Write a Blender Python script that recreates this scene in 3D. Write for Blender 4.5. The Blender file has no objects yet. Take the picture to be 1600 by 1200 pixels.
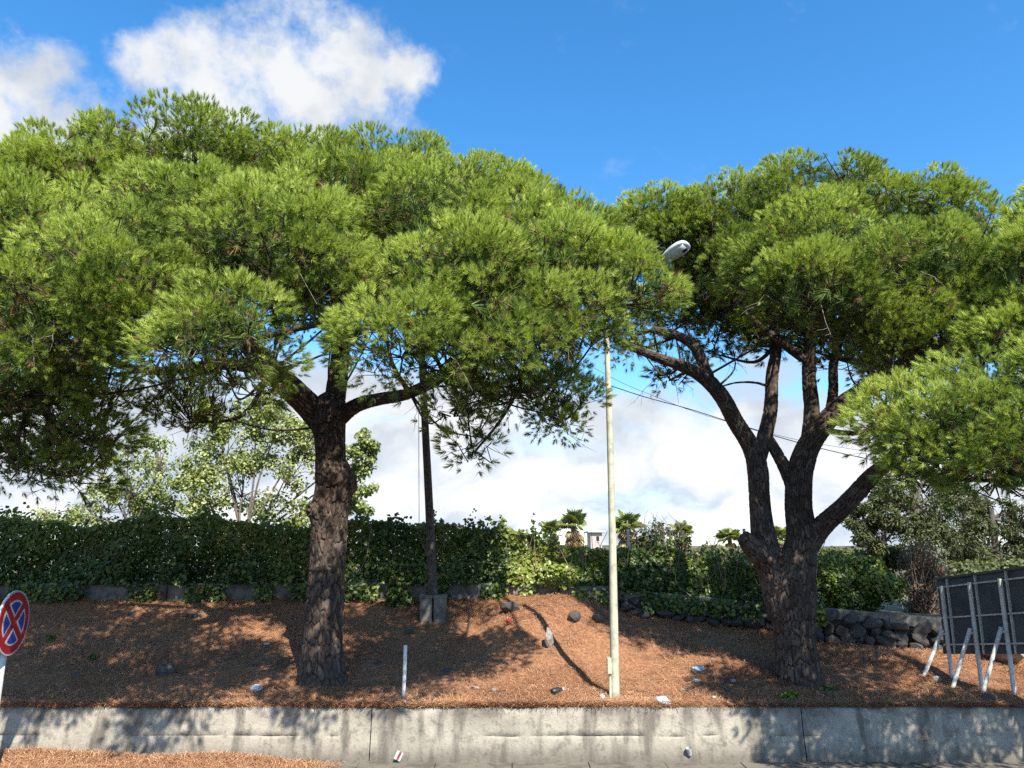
import bpy, math, random
import numpy as np
from mathutils import Vector, Matrix

R = math.radians
random.seed(7)
rng = np.random.default_rng(7)
SC = bpy.context.scene
COL = SC.collection

# ------------------------------------------------------------------ camera
CAM_H, PITCH, F = 2.79, R(12.0), 1202.0          # F in pixels of the 1600 px wide photo
cam_d = bpy.data.cameras.new('camera'); cam = bpy.data.objects.new('camera', cam_d); COL.objects.link(cam)
cam_d.sensor_fit = 'HORIZONTAL'; cam_d.sensor_width = 36.0; cam_d.lens = F / 1600 * 36.0
cam_d.clip_start = 0.05; cam_d.clip_end = 6000
cam.location = (0, 0, CAM_H); cam.rotation_euler = (math.pi / 2 + PITCH, 0, 0)
SC.camera = cam

# ------------------------------------------------------------------ light
SUN_EL, SUN_AZ = 47.0, 24.0                       # azimuth: degrees to the right of straight behind the camera
sv = Vector((math.sin(R(SUN_AZ)) * math.cos(R(SUN_EL)), -math.cos(R(SUN_AZ)) * math.cos(R(SUN_EL)), math.sin(R(SUN_EL))))
sun_d = bpy.data.lights.new('sun', 'SUN'); sun = bpy.data.objects.new('sun', sun_d); COL.objects.link(sun)
sun_d.energy = 5.0; sun_d.angle = R(0.53); sun_d.color = (1.0, 0.945, 0.85)
sun.rotation_euler = (-sv).to_track_quat('-Z', 'Y').to_euler(); sun.location = (0, 0, 30)

SC.view_settings.view_transform = 'Standard'; SC.view_settings.look = 'None'
SC.view_settings.exposure = 0.85; SC.view_settings.gamma = 1.0; SC.view_settings.use_curve_mapping = False
SC.cycles.use_denoising = False
try: SC.cycles.denoiser = 'OPENIMAGEDENOISE'
except Exception: pass
SC.cycles.max_bounces = 5; SC.cycles.diffuse_bounces = 3; SC.cycles.transmission_bounces = 3; SC.cycles.transparent_max_bounces = 8
SC.cycles.caustics_reflective = False; SC.cycles.caustics_refractive = False
SC.cycles.sample_clamp_indirect = 6

def ray(px, py):
    xc, yc = (px - 800) / F, (600 - py) / F
    return np.array([xc, math.cos(PITCH) - yc * math.sin(PITCH), math.sin(PITCH) + yc * math.cos(PITCH)])
def at(px, py, Y):
    d = ray(px, py); t = Y / d[1]
    return np.array([0, 0, CAM_H]) + d * t
def mpp(px, py, Y):                                # metres per photo pixel there
    return (Y / ray(px, py)[1]) / F

# ------------------------------------------------------------------ world: sky and clouds
W = bpy.data.worlds.new('World'); SC.world = W; W.use_nodes = True
nt = W.node_tree; nt.nodes.clear()
def N(tree, typ, **kw):
    n = tree.nodes.new(typ)
    for k, v in kw.items():
        if k.startswith('i_'):
            key = k[2:]; key = int(key) if key.isdigit() else key.replace('_', ' ')
            n.inputs[key].default_value = v
        else: setattr(n, k, v)
    return n
def L(tree, a, b): tree.links.new(a, b)
def M_(tree, op, a, b=None, c=None, clamp=False):
    n = tree.nodes.new('ShaderNodeMath'); n.operation = op; n.use_clamp = clamp
    for i, v in enumerate((a, b, c)):
        if v is None: continue
        if isinstance(v, (int, float)): n.inputs[i].default_value = v
        else: tree.links.new(v, n.inputs[i])
    return n.outputs[0]
def smooth(tree, x, a, b):
    n = tree.nodes.new('ShaderNodeMapRange'); n.interpolation_type = 'SMOOTHSTEP'
    tree.links.new(x, n.inputs[0]); n.inputs[1].default_value = a; n.inputs[2].default_value = b
    return n.outputs[0]
def mixc(tree, fac, a, b, blend='MIX'):
    n = tree.nodes.new('ShaderNodeMix'); n.data_type = 'RGBA'; n.blend_type = blend
    for i, v in ((0, fac), (6, a), (7, b)):
        if isinstance(v, (int, float)): n.inputs[i].default_value = v
        elif isinstance(v, tuple): n.inputs[i].default_value = (*v, 1) if len(v) == 3 else v
        else: tree.links.new(v, n.inputs[i])
    return n.outputs[2]

sky = N(nt, 'ShaderNodeTexSky', sky_type='NISHITA', sun_disc=False)
sky.sun_elevation = R(SUN_EL); sky.sun_rotation = R(180 - SUN_AZ)
sky.altitude = 100; sky.air_density = 1.0; sky.dust_density = 0.25; sky.ozone_density = 3.5
hs = N(nt, 'ShaderNodeHueSaturation', i_Saturation=1.28, i_Value=1.38, i_Hue=0.497); L(nt, sky.outputs[0], hs.inputs['Color'])
tc = N(nt, 'ShaderNodeTexCoord')
D = tc.outputs['Generated']
def wnoise(scale, detail, rough, vec=D, offs=(0, 0, 0), stretch=(1, 1, 1)):
    mp = N(nt, 'ShaderNodeMapping'); mp.inputs['Location'].default_value = offs; mp.inputs['Scale'].default_value = stretch
    L(nt, vec, mp.inputs[0])
    n = N(nt, 'ShaderNodeTexNoise', i_Scale=scale, i_Detail=detail, i_Roughness=rough); L(nt, mp.outputs[0], n.inputs['Vector'])
    return n
warp = wnoise(7, 7, 0.58)
w1 = N(nt, 'ShaderNodeVectorMath', operation='SUBTRACT'); L(nt, warp.outputs['Color'], w1.inputs[0]); w1.inputs[1].default_value = (.5, .5, .5)
w2 = N(nt, 'ShaderNodeVectorMath', operation='MULTIPLY_ADD'); L(nt, w1.outputs[0], w2.inputs[0]); w2.inputs[1].default_value = (.11, .11, .11); L(nt, D, w2.inputs[2])
DW = w2.outputs[0]
# heaps of the cumulus above the pines, as directions in the sky
blobs = [(330, 120, 105), (430, 110, 120), (510, 85, 110), (560, 120, 100), (620, 115, 62), (250, 110, 75), (470, 170, 130), (350, 160, 110),
         (50, 160, 75), (-20, 165, 95), (110, 185, 45), (-160, 200, 150), (300, 250, 150), (-330, 120, 140), (120, 260, 130)]
dens = None
for (px, py, r) in blobs:
    d = ray(px, py); d = d / np.linalg.norm(d)
    vd = N(nt, 'ShaderNodeVectorMath', operation='DISTANCE'); L(nt, DW, vd.inputs[0]); vd.inputs[1].default_value = tuple(d)
    ang = r / F * 0.84
    v = M_(nt, 'SUBTRACT', 1.0, M_(nt, 'DIVIDE', vd.outputs['Value'], ang))
    dens = v if dens is None else M_(nt, 'SMOOTH_MAX', dens, v, 0.25)
fine = wnoise(16, 8, 0.62, offs=(3, 1, 2))
fn = M_(nt, 'MULTIPLY', M_(nt, 'SUBTRACT', fine.outputs['Fac'], 0.5), 2.1)
cum = smooth(nt, M_(nt, 'ADD', dens, fn), -0.12, 0.78)
# scattered cumulus everywhere else (outside the frame the sky goes on the same way)
big = wnoise(2.3, 8, 0.55, vec=DW, offs=(1.7, 4.1, 0.3))
sx = N(nt, 'ShaderNodeSeparateXYZ'); L(nt, D, sx.inputs[0])
behind = smooth(nt, sx.outputs[1], 0.45, 0.05)
cum2 = M_(nt, 'MULTIPLY', smooth(nt, big.outputs['Fac'], 0.56, 0.68), behind)
# a bank of cloud low over the horizon, broken by blue
low = wnoise(3.2, 9, 0.56, vec=DW, offs=(5.2, 0.4, 1.1), stretch=(1, 1, 2.3))
elev = sx.outputs[2]
cov = M_(nt, 'MULTIPLY', smooth(nt, elev, 0.34, 0.08), 0.36)
lowc = smooth(nt, M_(nt, 'ADD', low.outputs['Fac'], cov), 0.64, 0.84)
# thin wisps
wis = wnoise(9, 8, 0.66, offs=(0.2, 2.2, 7.0), stretch=(1, 1, 1.6))
wisp = M_(nt, 'MULTIPLY', smooth(nt, wis.outputs['Fac'], 0.6, 0.8), 0.16)
mask = M_(nt, 'MAXIMUM', M_(nt, 'MAXIMUM', cum, cum2), M_(nt, 'MAXIMUM', lowc, wisp))
# body shading of the cloud: paler and greyer patches
sh = wnoise(6.5, 6, 0.5, vec=DW, offs=(9, 9, 1), stretch=(1, 1, 1.7))
shade = smooth(nt, sh.outputs['Fac'], 0.40, 0.60)
lowgrey = smooth(nt, elev, 0.24, 0.02)
ctop = mixc(nt, shade, (3.2, 3.45, 3.75), (4.4, 4.5, 4.6))
clow = mixc(nt, shade, (3.1, 3.6, 4.3), (5.3, 5.4, 5.5))
ccol = mixc(nt, lowgrey, ctop, clow)
skyc = mixc(nt, mask, hs.outputs[0], ccol)
bg = N(nt, 'ShaderNodeBackground', i_Strength=0.116); L(nt, skyc, bg.inputs[0])
wo = N(nt, 'ShaderNodeOutputWorld'); L(nt, bg.outputs[0], wo.inputs[0])

# ------------------------------------------------------------------ helpers
def tag(o, label=None, cat=None, group=None, kind=None):
    if label: o['label'] = label
    if cat: o['category'] = cat
    if group: o['group'] = group
    if kind: o['kind'] = kind
    return o
def empty(name, loc, label=None, cat=None, group=None, rz=0):
    o = bpy.data.objects.new(name, None); COL.objects.link(o); o.location = tuple(loc); o.rotation_euler = (0, 0, rz)
    o.empty_display_size = 0.2
    return tag(o, label, cat, group)
def link(name, me, parent=None, loc=None):
    o = bpy.data.objects.new(name, me); COL.objects.link(o)
    if parent is not None:
        o.parent = parent
    if loc is not None: o.location = tuple(loc)
    return o
def npmesh(name, V, T, mat, attrs=None, smooth_=False, facedom=None):
    """V (n,3), T (m,3 or 4) -> mesh; attrs: dict name -> per-vertex float; facedom: per-face float"""
    V = np.asarray(V, np.float32); T = np.asarray(T, np.int32)
    k = T.shape[1]
    me = bpy.data.meshes.new(name)
    me.vertices.add(len(V)); me.vertices.foreach_set('co', V.ravel())
    me.loops.add(T.size); me.loops.foreach_set('vertex_index', T.ravel())
    me.polygons.add(len(T)); me.polygons.foreach_set('loop_start', np.arange(0, T.size, k, dtype=np.int32))
    if smooth_: me.polygons.foreach_set('use_smooth', np.ones(len(T), bool))
    me.update(calc_edges=True)
    for key, val in (attrs or {}).items():
        a = me.attributes.new(key, 'FLOAT', 'POINT'); a.data.foreach_set('value', np.asarray(val, np.float32))
    for key, val in (facedom or {}).items():
        a = me.attributes.new(key, 'FLOAT', 'FACE'); a.data.foreach_set('value', np.asarray(val, np.float32))
    me.materials.append(mat)
    return me
class MB:
    """collects boxes, tubes and faces for one small mesh"""
    def __init__(s): s.v = []; s.f = []
    def add(s, V, Fs):
        o = len(s.v); s.v += [tuple(map(float, v)) for v in V]; s.f += [tuple(i + o for i in f) for f in Fs]; return s
    def box(s, lo, hi, bev=0.0):
        (x0, y0, z0), (x1, y1, z1) = lo, hi
        b = min(bev, (x1 - x0) * .45, (y1 - y0) * .45, (z1 - z0) * .45)
        if b <= 0:
            V = [(x0,y0,z0),(x1,y0,z0),(x1,y1,z0),(x0,y1,z0),(x0,y0,z1),(x1,y0,z1),(x1,y1,z1),(x0,y1,z1)]
            return s.add(V, [(0,3,2,1),(4,5,6,7),(0,1,5,4),(1,2,6,5),(2,3,7,6),(3,0,4,7)])
        rings = []
        for z, i in ((z0, b), (z0 + b, 0), (z1 - b, 0), (z1, b)):
            q = b * .6 if i == 0 else i + b * .3
            rings += [(x0+q,y0+i,z),(x1-q,y0+i,z),(x1-i,y0+q,z),(x1-i,y1-q,z),(x1-q,y1-i,z),(x0+q,y1-i,z),(x0+i,y1-q,z),(x0+i,y0+q,z)]
        Fs = [tuple(reversed(range(8))), tuple(range(24, 32))]
        for k in range(3):
            for j in range(8): Fs.append((k*8+j, k*8+(j+1)%8, k*8+8+(j+1)%8, k*8+8+j))
        return s.add(rings, Fs)
    def tube(s, P, rad, n=10, cap=True):
        V, T = tube_np(P, rad, n)
        s.add(V, [tuple(t) for t in T])
        if cap:
            m = len(V); o = len(s.v) - m
            s.f.append(tuple(o + i for i in reversed(range(n)))); s.f.append(tuple(o + m - n + i for i in range(n)))
        return s
    def build(s, name, mat, parent=None, loc=None, sm=False):
        me = bpy.data.meshes.new(name); me.from_pydata(s.v, [], s.f); me.update()
        if sm:
            me.polygons.foreach_set('use_smooth', np.ones(len(me.polygons), bool))
        me.materials.append(mat)
        return link(name, me, parent, loc)
def norm(a): 
    a = np.asarray(a, float); return a / np.maximum(np.linalg.norm(a, axis=-1, keepdims=True), 1e-9)
def tube_np(P, rad, n=8):
    P = np.asarray(P, float); m = len(P); rad = np.broadcast_to(np.asarray(rad, float), (m,))
    tan = np.gradient(P, axis=0); tan = norm(tan)
    ref = np.array([0.31, 0.95, 0.05]) if abs(tan[0][2]) > .6 else np.array([0, 0, 1.0])
    V = []
    u = norm(np.cross(tan[0], ref))
    for i in range(m):
        u = norm(u - tan[i] * np.dot(u, tan[i])); w = np.cross(tan[i], u)
        a = np.arange(n) / n * 2 * np.pi
        V.append(P[i] + rad[i] * (np.cos(a)[:, None] * u + np.sin(a)[:, None] * w))
    V = np.concatenate(V)
    i = np.arange(m - 1)[:, None] * n; j = np.arange(n)[None]; j2 = (j + 1) % n
    T = np.stack([i + j, i + j2, i + n + j2, i + n + j], -1).reshape(-1, 4)
    return V, T
def spline(P, step):
    P = np.asarray(P, float); k = P.shape[1]
    Q = np.vstack([2 * P[0] - P[1], P, 2 * P[-1] - P[-2]]); out = []
    for i in range(1, len(Q) - 2):
        ln = np.linalg.norm(Q[i + 1][:3] - Q[i][:3]); m = max(2, int(ln / step))
        t = np.linspace(0, 1, m, endpoint=False)[:, None]
        a, b, c, d = Q[i - 1], Q[i], Q[i + 1], Q[i + 2]
        out.append(.5 * (2 * b + (c - a) * t + (2 * a - 5 * b + 4 * c - d) * t**2 + (3 * b - a - 3 * c + d) * t**3))
    out.append(P[-1:])
    return np.vstack(out)
_perm = rng.permutation(512); _gv = rng.random(512)
def vnoise(x, y, z=0.0):
    x, y, z = np.broadcast_arrays(np.asarray(x, float), np.asarray(y, float), np.asarray(z, float))
    xi, yi, zi = np.floor(x).astype(int), np.floor(y).astype(int), np.floor(z).astype(int)
    fx, fy, fz = x - xi, y - yi, z - zi
    fx, fy, fz = (t * t * (3 - 2 * t) for t in (fx, fy, fz))
    def h(a, b, c): return _gv[_perm[(_perm[(_perm[a & 511] + b) & 511] + c) & 511]]
    r = 0
    for dx in (0, 1):
        for dy in (0, 1):
            for dz in (0, 1):
                w = (fx if dx else 1 - fx) * (fy if dy else 1 - fy) * (fz if dz else 1 - fz)
                r = r + w * h(xi + dx, yi + dy, zi + dz)
    return r
def fbm(x, y, z=0.0, o=4):
    r, a, s = 0, .5, 1.0
    for _ in range(o):
        r = r + a * (vnoise(np.asarray(x) * s, np.asarray(y) * s, np.asarray(z) * s) - .5); a *= .5; s *= 2.03
    return r

# ------------------------------------------------------------------ materials
def newmat(name):
    m = bpy.data.materials.new(name); m.use_nodes = True; t = m.node_tree; t.nodes.clear()
    out = t.nodes.new('ShaderNodeOutputMaterial'); return m, t, out
def plain(name, col, rough=.6, metal=0, var=.25, scale=14, bump=.15, spec=.4, dirt=None):
    m, t, out = newmat(name); b = N(t, 'ShaderNodeBsdfPrincipled', i_Roughness=rough, i_Metallic=metal); b.inputs['Specular IOR Level'].default_value = spec
    tcn = N(t, 'ShaderNodeTexCoord')
    n = N(t, 'ShaderNodeTexNoise', i_Scale=scale, i_Detail=6, i_Roughness=.62); L(t, tcn.outputs['Object'], n.inputs['Vector'])
    d = dirt or tuple(c * (1 - var * 1.6) for c in col)
    c = mixc(t, smooth(t, n.outputs['Fac'], .38, .68), tuple(min(1, c * (1 + var * .3)) for c in col), d)
    L(t, c, b.inputs['Base Color'])
    if bump:
        bp = N(t, 'ShaderNodeBump', i_Strength=bump, i_Distance=.01); L(t, n.outputs['Fac'], bp.inputs['Height']); L(t, bp.outputs[0], b.inputs['Normal'])
    L(t, b.outputs[0], out.inputs[0]); return m
def leafmat(name, ramp, transl=.35, gloss=.12, rough=.45, tcol=None, inst=False):
    """colour from the per-face attribute 'tint' through a ramp"""
    m, t, out = newmat(name)
    a = N(t, 'ShaderNodeAttribute', attribute_name='tint')
    if inst:
        a.attribute_type = 'INSTANCER'; jt = N(t, 'ShaderNodeAttribute', attribute_name='jit')
        base = a.outputs['Fac']; live = M_(t, 'GREATER_THAN', base, .11)
        fac = M_(t, 'MAXIMUM', M_(t, 'ADD', base, jt.outputs['Fac']), M_(t, 'MULTIPLY', live, .125))
    else: fac = a.outputs['Fac']
    r = N(t, 'ShaderNodeValToRGB'); L(t, fac, r.inputs[0])
    els = r.color_ramp.elements
    while len(els) > 1: els.remove(els[-1])
    els[0].position = ramp[0][0]; els[0].color = (*ramp[0][1], 1)
    for p, c in ramp[1:]:
        e = els.new(p); e.color = (*c, 1)
    d = N(t, 'ShaderNodeBsdfDiffuse'); L(t, r.outputs[0], d.inputs[0])
    tr = N(t, 'ShaderNodeBsdfTranslucent')
    tcn = mixc(t, 1.0, r.outputs[0], tcol or (1.25, 1.2, .6), 'MULTIPLY'); L(t, tcn, tr.inputs[0])
    mx = N(t, 'ShaderNodeMixShader', i_0=transl); L(t, d.outputs[0], mx.inputs[1]); L(t, tr.outputs[0], mx.inputs[2])
    g = N(t, 'ShaderNodeBsdfGlossy', i_Roughness=rough)
    mx2 = N(t, 'ShaderNodeMixShader', i_0=gloss); L(t, mx.outputs[0], mx2.inputs[1]); L(t, g.outputs[0], mx2.inputs[2])
    g.inputs[0].default_value = (.8, .85, .7, 1)
    L(t, mx2.outputs[0], out.inputs[0]); return m
# tint 0..0.1 dead brown, then dark green to yellow green
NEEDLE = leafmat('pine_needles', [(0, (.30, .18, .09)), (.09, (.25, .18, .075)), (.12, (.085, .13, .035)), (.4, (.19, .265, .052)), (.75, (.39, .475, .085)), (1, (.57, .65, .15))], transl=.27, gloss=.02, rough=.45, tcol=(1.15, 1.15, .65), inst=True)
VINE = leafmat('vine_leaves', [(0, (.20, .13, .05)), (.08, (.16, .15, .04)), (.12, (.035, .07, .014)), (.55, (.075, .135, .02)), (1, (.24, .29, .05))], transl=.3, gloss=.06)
PALELEAF = leafmat('pale_leaves', [(0, (.16, .10, .04)), (.06, (.11, .13, .03)), (.1, (.07, .12, .03)), (.6, (.17, .23, .06)), (1, (.32, .36, .11))], transl=.38, gloss=.06)
EUCA = leafmat('eucalyptus_leaves', [(0, (.14, .10, .05)), (.1, (.065, .075, .03)), (.5, (.10, .12, .045)), (1, (.19, .20, .085))], transl=.25, gloss=.02)
PALM = leafmat('palm_fronds', [(0, (.42, .29, .15)), (.3, (.34, .24, .11)), (.34, (.16, .21, .06)), (1, (.36, .40, .13))], transl=.3, gloss=.05)
DRYLEAF = leafmat('dry_leaves', [(0, (.10, .055, .035)), (.5, (.17, .10, .065)), (1, (.24, .16, .10))], transl=.2, gloss=.03)
LITTER = leafmat('fallen_needles', [(0, (.16, .075, .042)), (.4, (.35, .175, .092)), (.8, (.52, .285, .155)), (1, (.66, .42, .25))], transl=.1, gloss=.04, tcol=(1, .9, .7))

def barkmat(name, c0, c1, c2):
    m, t, out = newmat(name); b = N(t, 'ShaderNodeBsdfPrincipled', i_Roughness=.93); b.inputs['Specular IOR Level'].default_value = .15
    a = N(t, 'ShaderNodeAttribute', attribute_name='plate')
    tcn = N(t, 'ShaderNodeTexCoord'); mp = N(t, 'ShaderNodeMapping'); mp.inputs['Scale'].default_value = (26, 26, 9); L(t, tcn.outputs['Object'], mp.inputs[0])
    n = N(t, 'ShaderNodeTexNoise', i_Scale=1, i_Detail=7, i_Roughness=.65); L(t, mp.outputs[0], n.inputs['Vector'])
    n2 = N(t, 'ShaderNodeTexNoise', i_Scale=3.0, i_Detail=4, i_Roughness=.6); L(t, tcn.outputs['Object'], n2.inputs['Vector'])
    ga = N(t, 'ShaderNodeAttribute', attribute_name='fissure')
    c = mixc(t, a.outputs['Fac'], c0, c1)
    c = mixc(t, M_(t, 'MULTIPLY', ga.outputs['Fac'], .8), c, (.05, .03, .022))
    c = mixc(t, smooth(t, n.outputs['Fac'], .42, .66), c, c2)
    c = mixc(t, M_(t, 'MULTIPLY', smooth(t, n2.outputs['Fac'], .5, .7), .45), c, (.13, .12, .10))
    L(t, c, b.inputs['Base Color'])
    bp = N(t, 'ShaderNodeBump', i_Strength=.8, i_Distance=.012); L(t, n.outputs['Fac'], bp.inputs['Height']); L(t, bp.outputs[0], b.inputs['Normal'])
    L(t, b.outputs[0], out.inputs[0]); return m
BARK = barkmat('pine_bark', (.07, .05, .038), (.18, .135, .105), (.05, .036, .028))
TWIG = plain('twig_bark', (.075, .055, .042), .9, scale=30, var=.35)
DEADTWIG = plain('dead_twigs', (.25, .20, .16), .9, scale=30, var=.3)
GREYBARK = plain('grey_bark', (.15, .125, .10), .9, scale=12, var=.3)

def groundmat():
    m, t, out = newmat('needle_mat_soil'); b = N(t, 'ShaderNodeBsdfPrincipled', i_Roughness=.95); b.inputs['Specular IOR Level'].default_value = .08
    g = N(t, 'ShaderNodeNewGeometry')
    n1 = N(t, 'ShaderNodeTexNoise', i_Scale=1.3, i_Detail=6, i_Roughness=.6); L(t, g.outputs['Position'], n1.inputs['Vector'])
    n2 = N(t, 'ShaderNodeTexNoise', i_Scale=22, i_Detail=8, i_Roughness=.72); L(t, g.outputs['Position'], n2.inputs['Vector'])
    mp = N(t, 'ShaderNodeMapping'); mp.inputs['Scale'].default_value = (60, 25, 60); mp.inputs['Rotation'].default_value = (0, 0, .6); L(t, g.outputs['Position'], mp.inputs[0])
    n3 = N(t, 'ShaderNodeTexNoise', i_Scale=1, i_Detail=4, i_Roughness=.6); L(t, mp.outputs[0], n3.inputs['Vector'])
    c = mixc(t, smooth(t, n2.outputs['Fac'], .32, .68), (.21, .097, .050), (.45, .23, .125))
    c = mixc(t, M_(t, 'MULTIPLY', smooth(t, n3.outputs['Fac'], .5, .72), .6), c, (.50, .28, .15))
    c = mixc(t, M_(t, 'MULTIPLY', smooth(t, n1.outputs['Fac'], .56, .70), .6), c, (.15, .09, .055))
    L(t, c, b.inputs['Base Color'])
    h = M_(t, 'ADD', n2.outputs['Fac'], M_(t, 'MULTIPLY', n3.outputs['Fac'], .6))
    bp = N(t, 'ShaderNodeBump', i_Strength=.9, i_Distance=.04); L(t, h, bp.inputs['Height']); L(t, bp.outputs[0], b.inputs['Normal'])
    L(t, b.outputs[0], out.inputs[0]); return m
GROUND = groundmat()
def concretemat(name, light, dark, streak=.6, mossy=.0):
    m, t, out = newmat(name); b = N(t, 'ShaderNodeBsdfPrincipled', i_Roughness=.92); b.inputs['Specular IOR Level'].default_value = .2
    g = N(t, 'ShaderNodeNewGeometry')
    def no(sc, det, ro, stretch=(1, 1, 1), off=(0, 0, 0)):
        mp = N(t, 'ShaderNodeMapping'); mp.inputs['Scale'].default_value = stretch; mp.inputs['Location'].default_value = off; L(t, g.outputs['Position'], mp.inputs[0])
        n = N(t, 'ShaderNodeTexNoise', i_Scale=sc, i_Detail=det, i_Roughness=ro); L(t, mp.outputs[0], n.inputs['Vector']); return n.outputs['Fac']
    n1 = no(1.6, 7, .62); n2 = no(38, 6, .7); n3 = no(3.2, 6, .6, (1, 1, .16)); n4 = no(9, 8, .68, off=(4, 2, 0))
    c = mixc(t, smooth(t, n1, .36, .68), light, tuple(.62 * a + .38 * d for a, d in zip(light, dark)))
    c = mixc(t, M_(t, 'MULTIPLY', smooth(t, n3, .47, .64), streak), c, dark)
    c = mixc(t, M_(t, 'MULTIPLY', smooth(t, n4, .50, .66), .5), c, tuple(d * .8 for d in dark))
    c = mixc(t, M_(t, 'MULTIPLY', smooth(t, n2, .55, .72), .5), c, tuple(d * .55 for d in dark))
    c = mixc(t, M_(t, 'MULTIPLY', smooth(t, n2, .42, .28), .35), c, tuple(min(1, a * 1.25) for a in light))
    # dirty band along the foot, lichen dark along the rim
    sz = N(t, 'ShaderNodeSeparateXYZ'); L(t, g.outputs['Position'], sz.inputs[0])
    zz = M_(t, 'ADD', sz.outputs[2], M_(t, 'MULTIPLY', M_(t, 'SUBTRACT', n1, .5), .5))
    c = mixc(t, M_(t, 'MULTIPLY', smooth(t, zz, .30, .02), .7), c, tuple(d * .85 for d in dark))
    c = mixc(t, M_(t, 'MULTIPLY', smooth(t, zz, .56, .72), .55), c, tuple(d * .75 for d in dark))
    L(t, c, b.inputs['Base Color'])
    v = N(t, 'ShaderNodeTexVoronoi', feature='F1', i_Scale=26); L(t, g.outputs['Position'], v.inputs['Vector'])
    pit = smooth(t, v.outputs['Distance'], .0, .22)
    h = M_(t, 'ADD', M_(t, 'MULTIPLY', n2, .5), M_(t, 'ADD', M_(t, 'MULTIPLY', pit, .25), n4))
    bp = N(t, 'ShaderNodeBump', i_Strength=.7, i_Distance=.02); L(t, h, bp.inputs['Height']); L(t, bp.outputs[0], b.inputs['Normal'])
    L(t, b.outputs[0], out.inputs[0]); return m
CONC = concretemat('weathered_concrete', (.415, .375, .295), (.11, .098, .08), streak=.8)
KERB = plain('grey_kerb_concrete', (.19, .18, .16), .92, scale=5, var=.35, bump=.5, dirt=(.085, .08, .07))
GUTM = plain('dirty_gutter_concrete', (.17, .165, .15), .92, scale=4, var=.4, bump=.5, dirt=(.09, .085, .075))
ASPH = plain('asphalt', (.06, .06, .062), .9, scale=60, var=.4, bump=.6)
BASALT = plain('basalt', (.06, .057, .055), .88, scale=7, var=.45, bump=.8, dirt=(.085, .078, .07))
PALESTONE = plain('pale_stone', (.30, .28, .25), .9, scale=7, var=.35, bump=.7, dirt=(.17, .15, .13))
POLEPAINT = plain('pole_paint', (.52, .51, .365), .65, scale=7, var=.2, bump=.15, dirt=(.36, .35, .26))
DARKWOOD = plain('tarred_wood', (.105, .088, .075), .88, scale=16, var=.4, bump=.4)
WHITEPVC = plain('white_plastic_pipe', (.74, .74, .72), .4, scale=12, var=.1, bump=.05)
GALV = plain('white_painted_steel', (.66, .65, .60), .5, metal=.0, scale=16, var=.16, bump=.05)
PANEL = plain('grey_sheet_metal', (.115, .125, .13), .42, metal=.35, scale=3, var=.2, bump=.04)
RED = plain('sign_red', (.42, .02, .03), .35, scale=6, var=.12, bump=0)
BLUE = plain('sign_blue', (.012, .06, .33), .35, scale=6, var=.12, bump=0)
WHITE = plain('sign_white', (.55, .55, .54), .4, scale=9, var=.14, bump=0)
BAGM = plain('plastic_bag', (.50, .54, .58), .3, scale=20, var=.08, bump=.1)
CABLE = plain('black_cable', (.03, .03, .033), .6, bump=0)
RUBBER = plain('black_plastic', (.03, .032, .036), .35, bump=0)
LAMPM = plain('lamp_housing', (.62, .62, .61), .42, scale=8, var=.12, bump=0)
GLASSM = plain('lamp_diffuser', (.45, .46, .47), .2, bump=0, var=.1, spec=.6)
PLASTER = plain('pink_plaster', (.50, .42, .38), .9, scale=2, var=.1)
ROOFW = plain('white_eaves', (.74, .73, .72), .8, scale=2, var=.08)
GLASSD = plain('dark_window', (.03, .035, .045), .1, bump=0, var=.1)
RUST = plain('rusty_rod', (.16, .12, .10), .8, scale=20)
FIELD = plain('dry_grass_soil', (.10, .10, .045), .95, scale=.6, var=.5, bump=.3, dirt=(.13, .10, .06))
FARHILL = plain('scrubby_hill', (.11, .11, .06), .95, scale=.05, var=.4, bump=0)

# ------------------------------------------------------------------ terrain
YB_X = np.array([-60, -14, -4, 0, 2.7, 5.0, 7.6, 9.5, 60]); YB_Y = np.array([15.2, 15.2, 15.2, 15.15, 15.0, 14.6, 14.0, 14.2, 15.])
ZB_Y = np.array([1.86, 1.86, 1.84, 1.84, 1.56, 1.26, 1.02, 1.2, 1.4]); ZU_Y = np.array([2.11, 2.11, 2.11, 2.11, 1.95, 1.75, 1.55, 1.5, 1.5])
def yb(x): return np.interp(x, YB_X, YB_Y)
def zbase(x): return np.interp(x, YB_X, ZB_Y)
def zup(x): return np.interp(x, YB_X, ZU_Y)
LIP_Y, LIP_Z = 11.10, 0.685
def terrain(x, y):
    x = np.asarray(x, float); y = np.asarray(y, float)
    s = np.clip((y - LIP_Y) / (yb(x) - LIP_Y), 0, 1)
    z = LIP_Z + (zbase(x) - LIP_Z) * (s ** 1.25)
    z = z + .42 * np.exp(-((x - .75) / 1.25) ** 2 - ((y - 14.0) / 1.05) ** 2)
    z = z + .115 * np.exp(-((y - 11.42) / .17) ** 2) * np.clip(.25 + .9 * vnoise(x * 1.1 + 4, y * .1) + .5 * (vnoise(x * 5, y * 3, 2.) - .5), 0, 1.2)
    z = z - .04 * np.exp(-((y - 11.1) / .06) ** 2) * vnoise(x * 1.4, 8.)
    amp = np.clip((y - 11.1) / .8, .1, 1)
    z = z + amp * (.22 * fbm(x * .9, y * .9, 3.1) + .13 * fbm(x * 3.1, y * 3.1, 1.7, 4))
    up = np.clip((y - yb(x) - .05) / .3, 0, 1)
    z = z * (1 - up) + up * (zup(x) + .05 * fbm(x, y, 9.) - np.clip((y - 30) * .004, 0, 3))
    return z
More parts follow.
